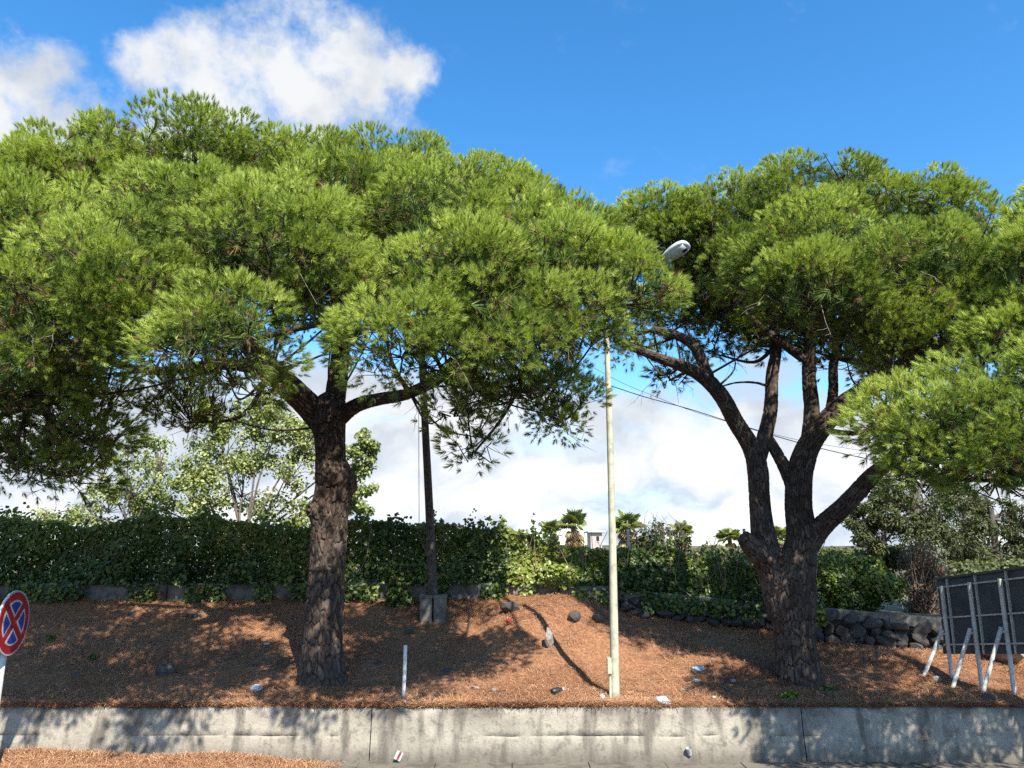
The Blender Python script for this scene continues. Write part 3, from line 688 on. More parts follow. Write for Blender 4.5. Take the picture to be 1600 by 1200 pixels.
def build_crown(lobes, seed, hubs, K=40, dead=.035):
    """lobes: (px, py, rx_px, rz_px, Y, depth_m, density).  Returns needles, twigs, dead twigs"""
    rg = np.random.default_rng(seed)
    C, Rr, dn = [], [], []
    for (px, py, rx, rz, Y, ry, de) in lobes:
        s = mpp(px, py, Y); C.append(at(px, py, Y)); Rr.append((rx * s, ry, rz * s)); dn.append(de)
    C, Rr = np.array(C), np.array(Rr)
    TP, TD, TS, TT, IN = [], [], [], [], []; tw = []; dt = []; br = []; FRN = []
    centre = C.mean(0)
    for li in range(len(C)):
        c, r = C[li], Rr[li]; de = dn[li]
        tocam = norm(np.array([0, 0, CAM_H]) - c)
        area = 4 * np.pi * ((r[0]*r[1])**1.6 / 3 + (r[0]*r[2])**1.6 / 3 + (r[1]*r[2])**1.6 / 3) ** (1 / 1.6)
        nsub = max(8, int(area * (5.9 if de > .75 else 5.0) * min(de, 1.0)))
        g = norm(rg.normal(0, 1, (nsub, 3)))
        rad = rg.uniform(.66, 1.0, nsub) ** .6
        # uneven outline
        rad = rad * (1 + .34 * fbm(g[:, 0] * 1.7 + li * 3.1, g[:, 1] * 1.7, g[:, 2] * 1.7, 3))
        sp = c + g * r * rad[:, None]
        low = g[:, 2] < -.35
        keep = ~(low & (rg.random(nsub) < .35))
        # drop what sits deep inside another lobe
        for lj in range(len(C)):
            if lj == li or dn[lj] < .6: continue
            q = np.linalg.norm((sp - C[lj]) / Rr[lj], axis=1); keep &= ~(q < .62)
        sp, g = sp[keep], g[keep]
        # hub branch to the lobe centre
        anchor = c - np.array([0, 0, r[2] * .35])
        hb = hubs[np.argmin(np.linalg.norm(hubs[:, :3] - anchor, axis=1) + 0 * hubs[:, 3])]
        midp = (hb[:3] + anchor) / 2 + rg.normal(0, .12, 3) + np.array([0, 0, -.08])
        L0 = np.linalg.norm(anchor - hb[:3]); r0 = min(hb[3] * .8, .028 + .014 * L0)
        br.append((spline(np.array([hb[:3], midp, anchor]), .12), (r0, .016)))
        order = np.argsort(np.linalg.norm(hubs[:, :3] - anchor, axis=1))
        for e in range(3):
            hb2 = hubs[order[min(len(order) - 1, 1 + rg.integers(0, 6))]]; en = c + rg.normal(0, .35, 3) * r
            if np.linalg.norm(en - hb2[:3]) > 3.2: continue
            br.append((spline(np.array([hb2[:3], (hb2[:3] + en) / 2 + rg.normal(0, .12, 3) - [0, 0, .1], en]), .15), (.022, .007)))
        for q in range(len(sp)):
            up = norm(g[q] * np.array([.8, .8, .55]) + np.array([0, 0, .55]))
            rs = rg.uniform(.20, .36)
            nt_ = int((rs / .27) ** 2 * (44 if de > .75 else 18) * rg.uniform(.8, 1.2))
            h = norm(rg.normal(0, 1, (nt_, 3)) + up * .95)
            p = sp[q] + h * rs * np.where(rg.random(nt_) < .82, rg.uniform(.82, 1.06, nt_), rg.uniform(.3, .8, nt_))[:, None] * np.array([1, 1, .85])
            d = norm(h * .80 + up * .40 + rg.normal(0, .14, (nt_, 3)))
            TP.append(p); TD.append(d); TS.append(rg.uniform(.48, .72, nt_) if de > .75 else rg.uniform(.75, 1.05, nt_))
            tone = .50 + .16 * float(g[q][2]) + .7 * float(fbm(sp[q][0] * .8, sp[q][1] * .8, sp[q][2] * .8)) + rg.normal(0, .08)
            # lit tops put into the tint: outer upper shoots yellower, inner darker, some dead
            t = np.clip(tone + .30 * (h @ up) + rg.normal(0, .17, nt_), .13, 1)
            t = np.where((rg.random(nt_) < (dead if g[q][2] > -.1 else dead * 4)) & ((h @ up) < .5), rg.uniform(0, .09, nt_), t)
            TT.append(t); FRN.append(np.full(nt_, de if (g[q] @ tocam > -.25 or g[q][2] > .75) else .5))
            if rg.random() < .9:
                a0 = anchor + (sp[q] - anchor) * rg.uniform(.0, .35); mm = (a0 + sp[q]) / 2 + rg.normal(0, .07, 3) - np.array([0, 0, .05])
                tw.append((np.array([a0, mm, sp[q], sp[q] + up * rs * .5]), .012))
                for e in range(2):
                    b = rg.integers(0, nt_); tw.append((np.array([sp[q] - up * rs * .3, (sp[q] + p[b]) / 2 + rg.normal(0, .02, 3), p[b]]), .0055))
        # filler needles inside the lobe, added to block light, tinted darker
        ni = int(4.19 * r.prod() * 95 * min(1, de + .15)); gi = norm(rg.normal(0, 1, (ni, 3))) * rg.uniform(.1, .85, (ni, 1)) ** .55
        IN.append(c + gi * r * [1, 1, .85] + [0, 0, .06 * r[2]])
        # dead, needle-less twigs under the lobe
        for e in range(int(5 + area * .9)):
            g1 = norm(rg.normal(0, 1, 3)); g1[2] = -abs(g1[2]) * .8
            a0 = c + g1 * r * rg.uniform(.2, .75); dv = norm(np.array([g1[0], g1[1], -.5]) + rg.normal(0, .5, 3)); ll = rg.uniform(.2, .55)
            pts = [a0, a0 + dv * ll * .5 + rg.normal(0, .04, 3), a0 + dv * ll + rg.normal(0, .07, 3) - np.array([0, 0, .06])]
            dt.append((np.array(pts), .006))
            for f in range(2):
                dv2 = norm(dv + rg.normal(0, .7, 3)); b0 = pts[1] + (pts[2] - pts[1]) * rg.random(); dt.append((np.array([b0, b0 + dv2 * .1, b0 + dv2 * .2 + rg.normal(0, .03, 3)]), .0035))
    TP, TD, TS, TT, FRN, IN = map(np.concatenate, (TP, TD, TS, TT, FRN, IN))
    clear = np.linalg.norm(TP - LAMP_HEAD, axis=1) > .32     # kept clear of the lamp head
    TP, TD, TS, TT, FRN = TP[clear], TD[clear], TS[clear], TT[clear], FRN[clear]
    IN = IN[np.linalg.norm(IN - LAMP_HEAD, axis=1) > .5]
    # the back of the crown, never seen by the camera from near here, carries fewer needles
    return (TP, TD, TS, TT, FRN, IN), br, tw, dt
def thin_tubes(lst, n=3, taper=.45, seg=None):
    Vs, Ts = [], []; o = 0
    for P, r in lst:
        r0, r1 = r if isinstance(r, tuple) else (r, r * taper)
        V, T = tube_np(P, np.linspace(r0, r1, len(P)), n); Vs.append(V); Ts.append(T + o); o += len(V)
    return np.vstack(Vs), np.vstack(Ts)
def pine(label, base, limbs, lobes, seed, hubs_extra=(), K=30, group='stone pines on the bank', bulges=(), flare=.42, fine=True):
    root = empty('pine_tree', base, label, 'tree', group)
    off = np.asarray(base)
    parts = []; hubs = []
    for li, pts in enumerate(limbs):
        P, r = pxpath(pts)
        parts.append(bark_tube(P, r, depth=.036 if li == 0 else min(.03, r.max() * .22), seed=seed + li * 5, flare=flare if li == 0 else 0, bulges=bulges if li == 0 else (), lump=.05 if li == 0 else .06, cell=(.066, .21) if r.max() > .15 else (.055, .14), step=(.014 if r.max() > .15 else .03) if fine else .09, sides=None if fine else 40))
        k = len(P)
        for q in range(max(1, k // 2), k): hubs.append((*P[q], r[q]))
    hubs = np.array(hubs + [(*at(h[0], h[1], h[2]), .06) for h in hubs_extra])
    V, T, a = merge(parts)
    link('trunk', npmesh('trunk', V - off, T, BARK, attrs={'plate': a[:, 0], 'fissure': a[:, 1]}, smooth_=True), root)
    tuft, br, tw, dt = build_crown(lobes, seed, hubs)
    V, T = thin_tubes([(P, r) for P, r in br], 5); V2, T2 = thin_tubes(tw, 3)
    link('branches', npmesh('branches', np.vstack([V, V2]) - off, np.vstack([T, T2 + len(V)]), TWIG, attrs={'plate': np.full(len(V) + len(V2), .4)}, smooth_=True), root)
    V, T = thin_tubes(dt, 3); link('dead_twigs', npmesh('dead_twigs', V - off, T, DEADTWIG), root)['kind'] = 'stuff'
    rg = np.random.default_rng(seed + 1)
    TP, TD, TS, TT, FN, IN = tuft
    fr_ = FN > .75; n1, n2 = len(TP), len(IN)
    pick = np.concatenate([np.where(fr_, rg.integers(0, 3, n1), rg.integers(3, 5, n1)), rg.integers(3, 5, n2)])
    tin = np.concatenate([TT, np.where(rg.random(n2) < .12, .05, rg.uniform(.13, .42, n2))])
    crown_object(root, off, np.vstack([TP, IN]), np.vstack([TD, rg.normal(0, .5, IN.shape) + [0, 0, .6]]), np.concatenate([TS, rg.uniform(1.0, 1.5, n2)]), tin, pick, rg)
    return root

_late_twigs()
# --- left pine
b1 = ground_hit(503, 1058); Y1 = b1[1]
trunk1 = [(503, 1072, 70, Y1), (503, 1030, 66, Y1), (507, 950, 62, Y1), (512, 870, 60, Y1), (516, 800, 61, Y1), (521, 760, 61, Y1), (520, 738, 60, Y1), (517, 722, 51, Y1), (516, 695, 50, Y1), (514, 665, 55, Y1), (515, 640, 58, Y1 - .05), (522, 622, 40, Y1)]
limbs1 = [trunk1,
    [(512, 668, 44, Y1), (488, 640, 44, Y1 - .1), (460, 612, 42, Y1 - .4), (425, 580, 38, Y1 - .8), (390, 540, 32, Y1 - 1.4), (350, 490, 26, Y1 - 2.0), (300, 440, 20, Y1 - 2.6)],
    [(520, 660, 34, Y1), (524, 620, 34, Y1 + .15), (530, 575, 31, Y1 + .3), (537, 520, 28, Y1 + .5), (560, 440, 24, Y1 + .8), (590, 360, 18, Y1 + 1.0)],
    [(528, 655, 28, Y1), (556, 634, 24, Y1 - .2), (590, 624, 21, Y1 - .45), (640, 614, 19, Y1 - .8), (700, 582, 17, Y1 - 1.3), (770, 530, 14, Y1 - 1.9), (850, 470, 12, Y1 - 2.3)],
    [(440, 592, 26, Y1 - .6), (390, 574, 20, Y1 - .7), (330, 570, 17, Y1 - .6), (240, 580, 13, Y1 - .4), (150, 560, 11, Y1 - .6), (60, 540, 10, Y1 - 1.0)],
    [(400, 552, 24, Y1 - 1.2), (330, 470, 20, Y1 - .6), (250, 400, 16, Y1 - .2), (150, 350, 13, Y1), (50, 350, 12, Y1)],
    [(700, 582, 12, Y1 - 1.3), (760, 600, 9, Y1 - 1.4), (820, 590, 8, Y1 - 1.6), (870, 600, 6, Y1 - 1.6)]]
FR = 8.3
lobes1 = [
 (430, 405, 140, 115, FR, .85, 1), (300, 345, 105, 80, FR + .5, .8, 1), (365, 520, 85, 62, FR - .6, .6, 1), (305, 540, 66, 38, FR - 1.0, .5, 1), (500, 445, 72, 88, FR + .3, .6, 1),
 (190, 440, 105, 85, FR - .3, .8, 1), (60, 395, 105, 85, FR + .1, .8, 1), (80, 510, 125, 75, FR - .4, .7, 1), (240, 520, 80, 55, FR, .6, .9),
 (10, 610, 110, 75, FR + .2, .7, .9), (120, 650, 75, 80, FR + 1.0, .7, .9), (40, 705, 85, 55, FR + .8, .6, .9), (110, 735, 50, 30, FR + 1.4, .5, .5),
 (705, 440, 112, 85, FR + .1, .8, 1), (630, 535, 88, 68, FR - .3, .6, 1), (770, 520, 100, 78, FR, .7, 1), (850, 430, 95, 90, FR + .4, .8, 1),
 (965, 455, 88, 66, FR + .6, .65, 1), (890, 510, 80, 55, FR + .3, .6, 1), (895, 392, 58, 58, FR + 1.8, .7, 1), (810, 380, 95, 60, FR + 1.2, .7, 1), (680, 350, 110, 65, FR + 1.2, .8, 1),
 (560, 320, 110, 65, FR + 2.0, .8, 1), (700, 590, 70, 38, FR + .2, .5, .7), (800, 600, 85, 48, FR + 1.0, .6, .9), (880, 645, 50, 42, FR + 1.6, .5, .8), (740, 695, 32, 38, FR + 1.8, .35, .5), (710, 640, 40, 30, FR + 1.6, .4, .6),
 (300, 640, 85, 58, FR + 2.6, .55, .78), (370, 590, 50, 35, FR + .4, .4, .6),
 (300, 258, 150, 56, FR + 2.4, 1.1, 1), (150, 290, 120, 66, FR + 2.2, 1.1, 1), (40, 312, 105, 74, FR + 2.0, 1.1, 1), (470, 290, 120, 60, FR + 2.8, 1.1, 1),
 (600, 290, 130, 52, FR + 3.4, 1.1, 1), (735, 324, 120, 54, FR + 3.2, 1.1, 1), (830, 362, 86, 50, FR + 3.0, 1.0, 1), (400, 245, 70, 36, FR + 3.2, .7, 1),
 (-90, 330, 110, 100, FR + 1.2, 1.1, .7), (-110, 480, 120, 110, FR + .6, 1.0, .7), (-90, 640, 110, 90, FR + .9, .9, .6), (-60, 290, 90, 70, FR + 2.5, 1.1, .7),
 (200, 345, 150, 85, 13.8, 1.2, .55), (420, 335, 150, 80, 14.6, 1.2, .55), (650, 350, 150, 70, 14.6, 1.2, .55), (800, 395, 110, 65, 14.0, 1.1, .55),
 (60, 400, 140, 90, 13.2, 1.2, .5), (250, 430, 120, 70, 14.4, 1.1, .45), (660, 430, 140, 70, 14.4, 1.1, .5), (830, 480, 100, 60, 13.2, 1.0, .5), (560, 420, 90, 60, 12.6, .9, .55), (130, 480, 110, 60, 12.6, .9, .5), (800, 510, 110, 50, 11.8, .9, .5),
 (585, 400, 80, 85, 11.4, .9, .7), (600, 480, 50, 40, 10.8, .6, .6), (600, 335, 110, 50, 11.5, .8, .7), (150, 420, 120, 80, 11.8, 1.0, .55), (300, 440, 110, 75, 11.4, 1.0, .55), (440, 420, 100, 75, 11.6, 1.0, .55), (720, 430, 110, 75, 11.6, 1.0, .55), (850, 450, 90, 65, 11.2, .9, .55), (20, 460, 110, 80, 11.5, 1.0, .5), (330, 340, 140, 60, 12.4, 1.2, .5), (560, 350, 120, 55, 12.8, 1.2, .5), (100, 560, 90, 45, 11.5, .8, .5), (-150, 420, 120, 100, 12.0, 1.2, .45), (-250, 380, 120, 120, 10.5, 1.3, .45), (-280, 520, 120, 110, 10.0, 1.2, .45),
 (60, 500, 120, 65, 10.4, .9, .6), (60, 370, 120, 80, 9.7, .9, .55), (190, 360, 110, 80, 9.6, .9, .55), (-100, 400, 120, 100, 10.0, 1.1, .5), (-180, 560, 120, 80, 9.6, 1.0, .5), (480, 340, 90, 60, 9.8, .8, .6), (760, 450, 100, 60, 10.0, .8, .55), (-330, 640, 130, 100, 11.0, 1.3, .4), (-420, 480, 130, 120, 11.0, 1.3, .4)]
bul1 = [(at(551, 757, Y1 - .05), .17, .10), (at(524, 748, Y1 - .30), .13, .09), (at(490, 798, Y1 - .18), .13, .11), (at(512, 738, Y1 - .3), .10, .05)]
pine('large stone pine with knobbly single trunk forking into low limbs, left of the lamp post', b1, limbs1, lobes1, 11, bulges=bul1,
     hubs_extra=[(740, 470, 9.2), (620, 480, 9.0), (450, 330, 10.2), (200, 470, 9.4), (60, 470, 9.4), (600, 330, 11.6), (250, 290, 11.0), (800, 380, 11.0), (60, 320, 10.8), (930, 470, 9.6), (60, 620, 9.2), (500, 330, 13.8), (750, 380, 13.6), (150, 400, 13.2)])

# --- right pine, forked
b2 = ground_hit(1247, 1065); Y2 = b2[1]
trunk2 = [(1249, 1080, 74, Y2), (1245, 1040, 66, Y2), (1240, 980, 68, Y2), (1238, 930, 80, Y2), (1245, 885, 62, Y2), (1252, 840, 50, Y2), (1248, 790, 44, Y2), (1250, 740, 42, Y2), (1262, 700, 38, Y2), (1282, 670, 34, Y2 - .05), (1308, 640, 30, Y2 - .1), (1345, 612, 28, Y2 - .2), (1400, 580, 24, Y2 - .4), (1450, 520, 18, Y2 - .8)]
limbs2 = [trunk2,
    [(1228, 960, 60, Y2), (1212, 905, 54, Y2 + .05), (1200, 870, 48, Y2 + .1), (1192, 830, 40, Y2 + .1), (1187, 780, 34, Y2 + .1), (1184, 735, 34, Y2 + .1), (1174, 700, 30, Y2 + .1), (1150, 660, 27, Y2), (1128, 620, 26, Y2 - .1), (1100, 590, 24, Y2 - .2), (1065, 572, 18, Y2 - .4), (1010, 552, 13, Y2 - .6), (960, 530, 9, Y2 - .8)],
    [(1205, 885, 40, Y2 + .05), (1186, 866, 38, Y2 - .04), (1172, 850, 34, Y2 - .1), (1161, 838, 24, Y2 - .14)],
    [(1184, 720, 26, Y2 + .1), (1194, 685, 25, Y2 + .15), (1204, 640, 22, Y2 + .2), (1206, 590, 20, Y2 + .25), (1212, 540, 17, Y2 + .3), (1200, 470, 14, Y2 + .3), (1160, 420, 10, Y2 + .3)],
    [(1246, 775, 28, Y2), (1230, 738, 22, Y2 + .05), (1212, 705, 18, Y2 + .12), (1196, 678, 16, Y2 + .16)],
    [(1254, 735, 30, Y2), (1264, 690, 27, Y2 + .1), (1268, 640, 24, Y2 + .15), (1264, 590, 22, Y2 + .2), (1266, 530, 19, Y2 + .25), (1280, 460, 15, Y2 + .3), (1290, 380, 10, Y2 + .4)],
    [(1296, 655, 18, Y2), (1302, 610, 16, Y2 + .1), (1304, 560, 14, Y2 + .2), (1330, 490, 11, Y2 + .4), (1370, 420, 8, Y2 + .4)],
    [(1262, 850, 40, Y2), (1285, 822, 34, Y2 - .1), (1320, 790, 30, Y2 - .35), (1350, 757, 28, Y2 - .6), (1372, 735, 24, Y2 - .9), (1420, 700, 18, Y2 - 1.5), (1480, 670, 14, Y2 - 2.3), (1540, 640, 10, Y2 - 3.0)],
    [(1108, 595, 20, Y2 - .15), (1088, 545, 18, Y2 - .1), (1060, 525, 15, Y2 - .2), (1020, 515, 12, Y2 - .3)],
    [(1255, 560, 16, Y2 + .2), (1200, 520, 13, Y2 + .1), (1140, 470, 10, Y2), (1105, 445, 8, Y2 - .1)],
    [(1298, 674, 10, Y2), (1336, 677, 8, Y2 - .1), (1370, 668, 6, Y2 - .4)],
    [(1205, 605, 5, Y2 + .2), (1180, 598, 4, Y2 + .15), (1150, 598, 3, Y2), (1120, 606, 2, Y2)]]
lobes2 = [
 (1270, 318, 140, 56, 12.0, 1.1, 1), (1140, 348, 95, 50, 12.1, 1.0, 1), (1020, 356, 76, 40, 12.6, .9, 1), (1400, 352, 115, 60, 11.8, 1.1, 1), (1500, 400, 75, 58, 11.5, 1.0, 1),
 (1290, 400, 125, 68, 10.2, .9, 1), (1280, 468, 95, 58, 9.8, .7, 1), (1400, 440, 105, 82, 9.8, .8, 1), (1205, 440, 56, 62, 10.6, .7, 1), (1490, 460, 85, 75, 10.0, .8, 1), (1370, 515, 85, 42, 10.2, .7, .9), (1450, 540, 80, 45, 10.0, .7, .9),
 (1080, 385, 100, 52, 12.4, .9, .9), (980, 390, 60, 60, 13.0, .8, .9), (1150, 400, 70, 50, 11.8, .7, .9),
 (1130, 400, 110, 65, 14.0, 1.0, .55), (1290, 400, 120, 70, 14.2, 1.1, .55), (1430, 420, 110, 70, 14.0, 1.0, .55), (1040, 450, 80, 55, 13.6, .8, .5), (1180, 490, 100, 42, 13.6, .9, .4), (1340, 500, 110, 42, 13.8, .9, .45), (1440, 560, 70, 36, 12.4, .7, .6), (1100, 480, 70, 40, 13.0, .7, .4), (1045, 585, 42, 28, 12.6, .4, .4), (990, 530, 50, 30, 12.6, .5, .45),
 (1430, 650, 80, 48, 8.9, .6, 1), (1500, 690, 95, 55, 8.4, .7, 1), (1560, 620, 85, 58, 8.4, .7, 1), (1385, 670, 42, 45, 9.2, .4, .7), (1600, 540, 70, 62, 8.8, .7, 1), (1610, 700, 80, 60, 8.0, .7, 1), (1470, 735, 90, 36, 8.9, .6, .7), (1570, 750, 70, 34, 8.6, .6, .7),
 (1540, 520, 60, 55, 9.6, .7, .9), (1700, 620, 110, 90, 8.2, .9, .6), (1700, 740, 100, 60, 8.2, .8, .6), (1820, 680, 120, 100, 8.2, .9, .55), (1940, 720, 120, 100, 8.2, .9, .5), (1330, 430, 120, 60, 12.0, 1.0, .5), (1440, 470, 90, 60, 11.4, .9, .55), (1180, 430, 70, 50, 12.6, .8, .5), (1160, 505, 90, 42, 13.0, .8, .5), (1260, 525, 90, 38, 13.2, .9, .5), (1350, 550, 80, 38, 13.0, .8, .5), (1070, 492, 70, 38, 12.6, .7, .5), (1220, 475, 120, 50, 13.4, 1.0, .6), (1120, 545, 60, 26, 13.2, .6, .5), (1420, 600, 60, 28, 11.8, .6, .6)]
pine('stone pine with a trunk forked low into several bare limbs, right of the lamp post', b2, limbs2, lobes2, 29,
     hubs_extra=[(1290, 430, 11.0), (1420, 470, 10.6), (1480, 420, 11.0), (1400, 380, 12.0), (1130, 380, 12.4), (1000, 380, 12.8), (1650, 660, 8.4), (1820, 690, 8.4)])
# --- pine at the right edge
limbs3 = [[(1790, 1080, 80, 13.4), (1790, 960, 70, 13.4), (1785, 800, 60, 13.4), (1775, 650, 50, 13.4), (1750, 520, 36, 13.4), (1690, 430, 20, 13.2)]]
lobes3 = [(1625, 390, 55, 62, 13.2, .8, .9), (1690, 360, 90, 80, 13.4, 1.2, .7), (1640, 470, 70, 60, 12.8, .9, .8), (1780, 380, 110, 90, 13.4, 1.3, .5), (1850, 440, 110, 80, 13.4, 1.2, .4), (1730, 470, 90, 60, 12.6, 1.0, .5), (1600, 455, 66, 70, 9.0, .8, .9), (1700, 400, 100, 90, 8.8, 1.0, .55), (1790, 370, 90, 90, 8.8, .9, .45), (1720, 425, 80, 60, 10.2, .8, .8), (1820, 425, 90, 60, 10.2, .9, .8), (1760, 380, 110, 60, 9.4, .9, .8), (1890, 440, 80, 60, 10.4, .9, .7), (1760, 500, 110, 80, 8.6, 1.0, .45), (1700, 330, 80, 50, 10.6, 1.0, .45), (1850, 300, 110, 70, 11.0, 1.2, .4)]
b3 = at(1790, 1070, 13.4); b3[2] = terrain(b3[0], b3[1])
pine('stone pine at the right edge, only its crown fringe in view', b3, limbs3, lobes3, 47, fine=False, K=24)

# ------------------------------------------------------------------ leaf helper for hedges, bushes, far trees
LEAF2D = np.array([(0, 0), (-.36, .22), (-.40, .58), (0, 1.0), (.40, .58), (.36, .22)])
def leaves(P, Nrm, size, rg, droop=.5, narrow=1.0):
    n = len(P); Nrm = norm(Nrm)
    t0 = norm(np.cross(Nrm, rg.normal(0, 1, (n, 3)))); t0[:, 2] -= droop; t0 = norm(t0 - Nrm * np.sum(t0 * Nrm, 1, keepdims=True)); b = np.cross(Nrm, t0)
    s = size * rg.uniform(.45, 1.4, n)
    fold = np.array([0, .16, .14, -.06, .14, .16])
    V = P[:, None] + s[:, None, None] * (LEAF2D[None, :, 0:1] * narrow * b[:, None] + LEAF2D[None, :, 1:2] * t0[:, None] + fold[None, :, None] * Nrm[:, None])
    o = np.arange(n)[:, None] * 6
    T = np.concatenate([o + [0, 1, 2], o + [0, 2, 3], o + [0, 3, 4], o + [0, 4, 5]], 1).reshape(-1, 3)
    return V.reshape(-1, 3), T
def tintf(n, rg, mu, sd, dead=.03):
    t = np.clip(rg.normal(mu, sd, n), .13, 1); return np.where(rg.random(n) < dead, rg.uniform(0, .08, n), t)

# ------------------------------------------------------------------ vine hedges on a wire fence
def hedge(name, label, x0, x1, top_px, n, rg, thick=.6, mu=.45, bottom=0.0, dead=.04, overhang=.0, cat='hedge'):
    root = empty(name, (float((x0 + x1) / 2), 15.3, 1.9), label, cat)
    off = np.array([(x0 + x1) / 2, 15.3, 1.9])
    tx = np.array([p[0] for p in top_px]); tyv = np.array([p[1] for p in top_px])
    u = rg.random(n); xs = x0 + (x1 - x0) * u; yc = yb(xs) + .45
    pxs = 800 + xs / 15.1 * F
    ztop = np.array([at(p, np.interp(p, tx, tyv), y)[2] for p, y in zip(pxs[::1], yc)])
    ztop = ztop + .38 * fbm(xs * 1.3, 0 * xs, 4., 5)
    zb0 = zup(xs) + bottom
    v = rg.random(n) ** .85
    z = zb0 + (ztop - zb0) * v
    bulge = .35 + .65 * vnoise(xs * 1.6, z * 1.8, 2.)
    th = thick * bulge * np.sqrt(np.clip(1.15 - v, 0.05, 1))
    side = rg.random(n)
    y = yc - th * (1 - side ** 2.2) + np.where(side > .8, rg.uniform(0, .5, n), 0)
    # stragglers above the top
    st = (rg.random(n) < .05) & (vnoise(xs * 2.7, 3.) > .5); z = np.where(st, ztop + np.abs(rg.normal(0, .13, n)), z)
    if overhang:
        oh = rg.random(n) < .10; z = np.where(oh, zb0 - rg.random(n) * overhang, z); y = np.where(oh, yb(xs) - .1 - rg.random(n) * .16, y)
        hole = vnoise(xs * 3.0, 1.) < .45; 
        z = np.where(oh & hole, zb0 + rg.random(n) * .4, z)
    P = np.stack([xs, y, z], -1); Nn = np.stack([rg.normal(0, .45, n), -.75 + rg.normal(0, .4, n), .55 + rg.normal(0, .4, n)], -1)
    V, T = leaves(P, Nn, .074, rg)
    tt = np.clip(mu + 1.2 * fbm(xs * 1.3, z * 1.3, 6.) + .45 * (v - .55) + rg.normal(0, .13, n), .13, 1); tt = np.where(rg.random(n) < dead, rg.uniform(0, .08, n), tt)  # light on the upper leaves put into their tint
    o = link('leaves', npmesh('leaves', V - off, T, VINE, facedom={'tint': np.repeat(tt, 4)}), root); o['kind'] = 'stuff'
    tl = []
    for k in range(int((x1 - x0) * 16)):
        xx = rg.uniform(x0, x1); y0 = float(yb(xx)) + rg.uniform(.05, .6); za = float(zup(xx)); hh = rg.uniform(.5, 1.2)
        p0 = np.array([xx, y0, za]); p2 = p0 + np.array([rg.normal(0, .25), rg.uniform(-.25, .1), hh]); p1 = (p0 + p2) / 2 + rg.normal(0, .1, 3)
        tl.append((spline(np.array([p0, p1, p2]), .12), .011))
    V, T = thin_tubes(tl, 4); link('stems', npmesh('stems', V - off, T, DEADTWIG), root)
    for k, xx in enumerate(np.arange(x0 + .4, x1, 2.2)):
        y0 = float(yb(xx)) + .5; MB().tube([(xx - off[0], y0 - off[1], float(zup(xx)) - off[2] - .05), (xx - off[0], y0 - off[1], 1.25)], .03, 8).build('fence_post', GALV, root)
    return root
rh = np.random.default_rng(5)
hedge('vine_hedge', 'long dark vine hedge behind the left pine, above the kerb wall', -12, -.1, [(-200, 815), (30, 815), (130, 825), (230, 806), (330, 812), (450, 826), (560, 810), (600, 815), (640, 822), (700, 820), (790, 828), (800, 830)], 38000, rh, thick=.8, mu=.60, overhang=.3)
hedge('vine_hedge', 'sunlit yellow green vine spilling over the mound beside the lamp post', -.1, 1.9, [(790, 832), (850, 842), (900, 852), (950, 860)], 9000, rh, thick=.6, mu=.85, overhang=.75, dead=.05)  # leaf tint above that of the hedges beside it: sunlight put into colour
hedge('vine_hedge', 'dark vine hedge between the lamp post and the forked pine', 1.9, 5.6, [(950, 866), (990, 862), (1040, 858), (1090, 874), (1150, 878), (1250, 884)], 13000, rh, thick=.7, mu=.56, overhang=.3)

# ------------------------------------------------------------------ bushes
def bush(name, label, cpx, Y, rx, ry, rz, n, mat, size, mu, rg, twigs=60, cat='bush', lumps=14, narrow=1.0, twmat=None):
    c = at(*cpx, Y); base = np.array([c[0], c[1], float(terrain(c[0], c[1]))]); root = empty(name, base, label, cat)
    L_ = norm(rg.normal(0, 1, (lumps, 3))) * np.array([rx, ry, rz]) * rg.uniform(.35, .7, (lumps, 1)); ls = rg.uniform(.35, .55, lumps)
    k = rg.integers(0, lumps, n); g = norm(rg.normal(0, 1, (n, 3)) + np.array([0, -.25, .3]))
    P = c + L_[k] + g * np.array([rx, ry, rz]) * (ls[k] * rg.uniform(.6, 1.05, n))[:, None]
    P[:, 2] = np.maximum(P[:, 2], base[2] + .02)
    V, T = leaves(P, g + rg.normal(0, .45, (n, 3)), size, rg, narrow=narrow)
    tt = np.clip(mu + .25 * (g[:, 2]) + rg.normal(0, .14, n), .13, 1)
    o = link('leaves', npmesh('leaves', V - base, T, mat, facedom={'tint': np.repeat(tt, 4)}), root); o['kind'] = 'stuff'
    tl = []
    for q in range(twigs):
        j = rg.integers(0, lumps); e = c + L_[j] + norm(rg.normal(0, 1, 3) + [0, 0, .5]) * np.array([rx, ry, rz]) * ls[j] * 1.05
        s0 = base + np.array([rg.normal(0, rx * .15), rg.normal(0, ry * .15), -.02]); m = (s0 + e) / 2 + rg.normal(0, .1, 3) * rx; tl.append((spline(np.array([s0, m, e]), .15), .012))
    V, T = thin_tubes(tl, 4); link('stems', npmesh('stems', V - base, T, twmat or DEADTWIG), root)
    return root
rb = np.random.default_rng(15)
bush('green_bush', 'rounded sunlit green bush above the stone wall right of the forked pine', (1325, 915), 15.3, .95, .7, .62, 12000, VINE, .062, .62, rb)
bush('green_bush', 'smaller green bush peeping between the stems of the forked pine', (1225, 905), 16.0, .7, .6, .45, 5000, VINE, .062, .55, rb)
bush('dry_bush', 'reddish brown dry twiggy bush left of the billboard', (1440, 915), 15.6, .68, .5, .9, 3200, DRYLEAF, .045, .5, rb, twigs=320, cat='bush', twmat=DEADTWIG)
bush('weed', 'small yellow green weed at the foot of the forked pine near the lip', (1233, 1086), float(ground_hit(1233, 1090)[1]), .16, .12, .05, 160, VINE, .05, .8, rb, twigs=8, cat='weed', lumps=6)
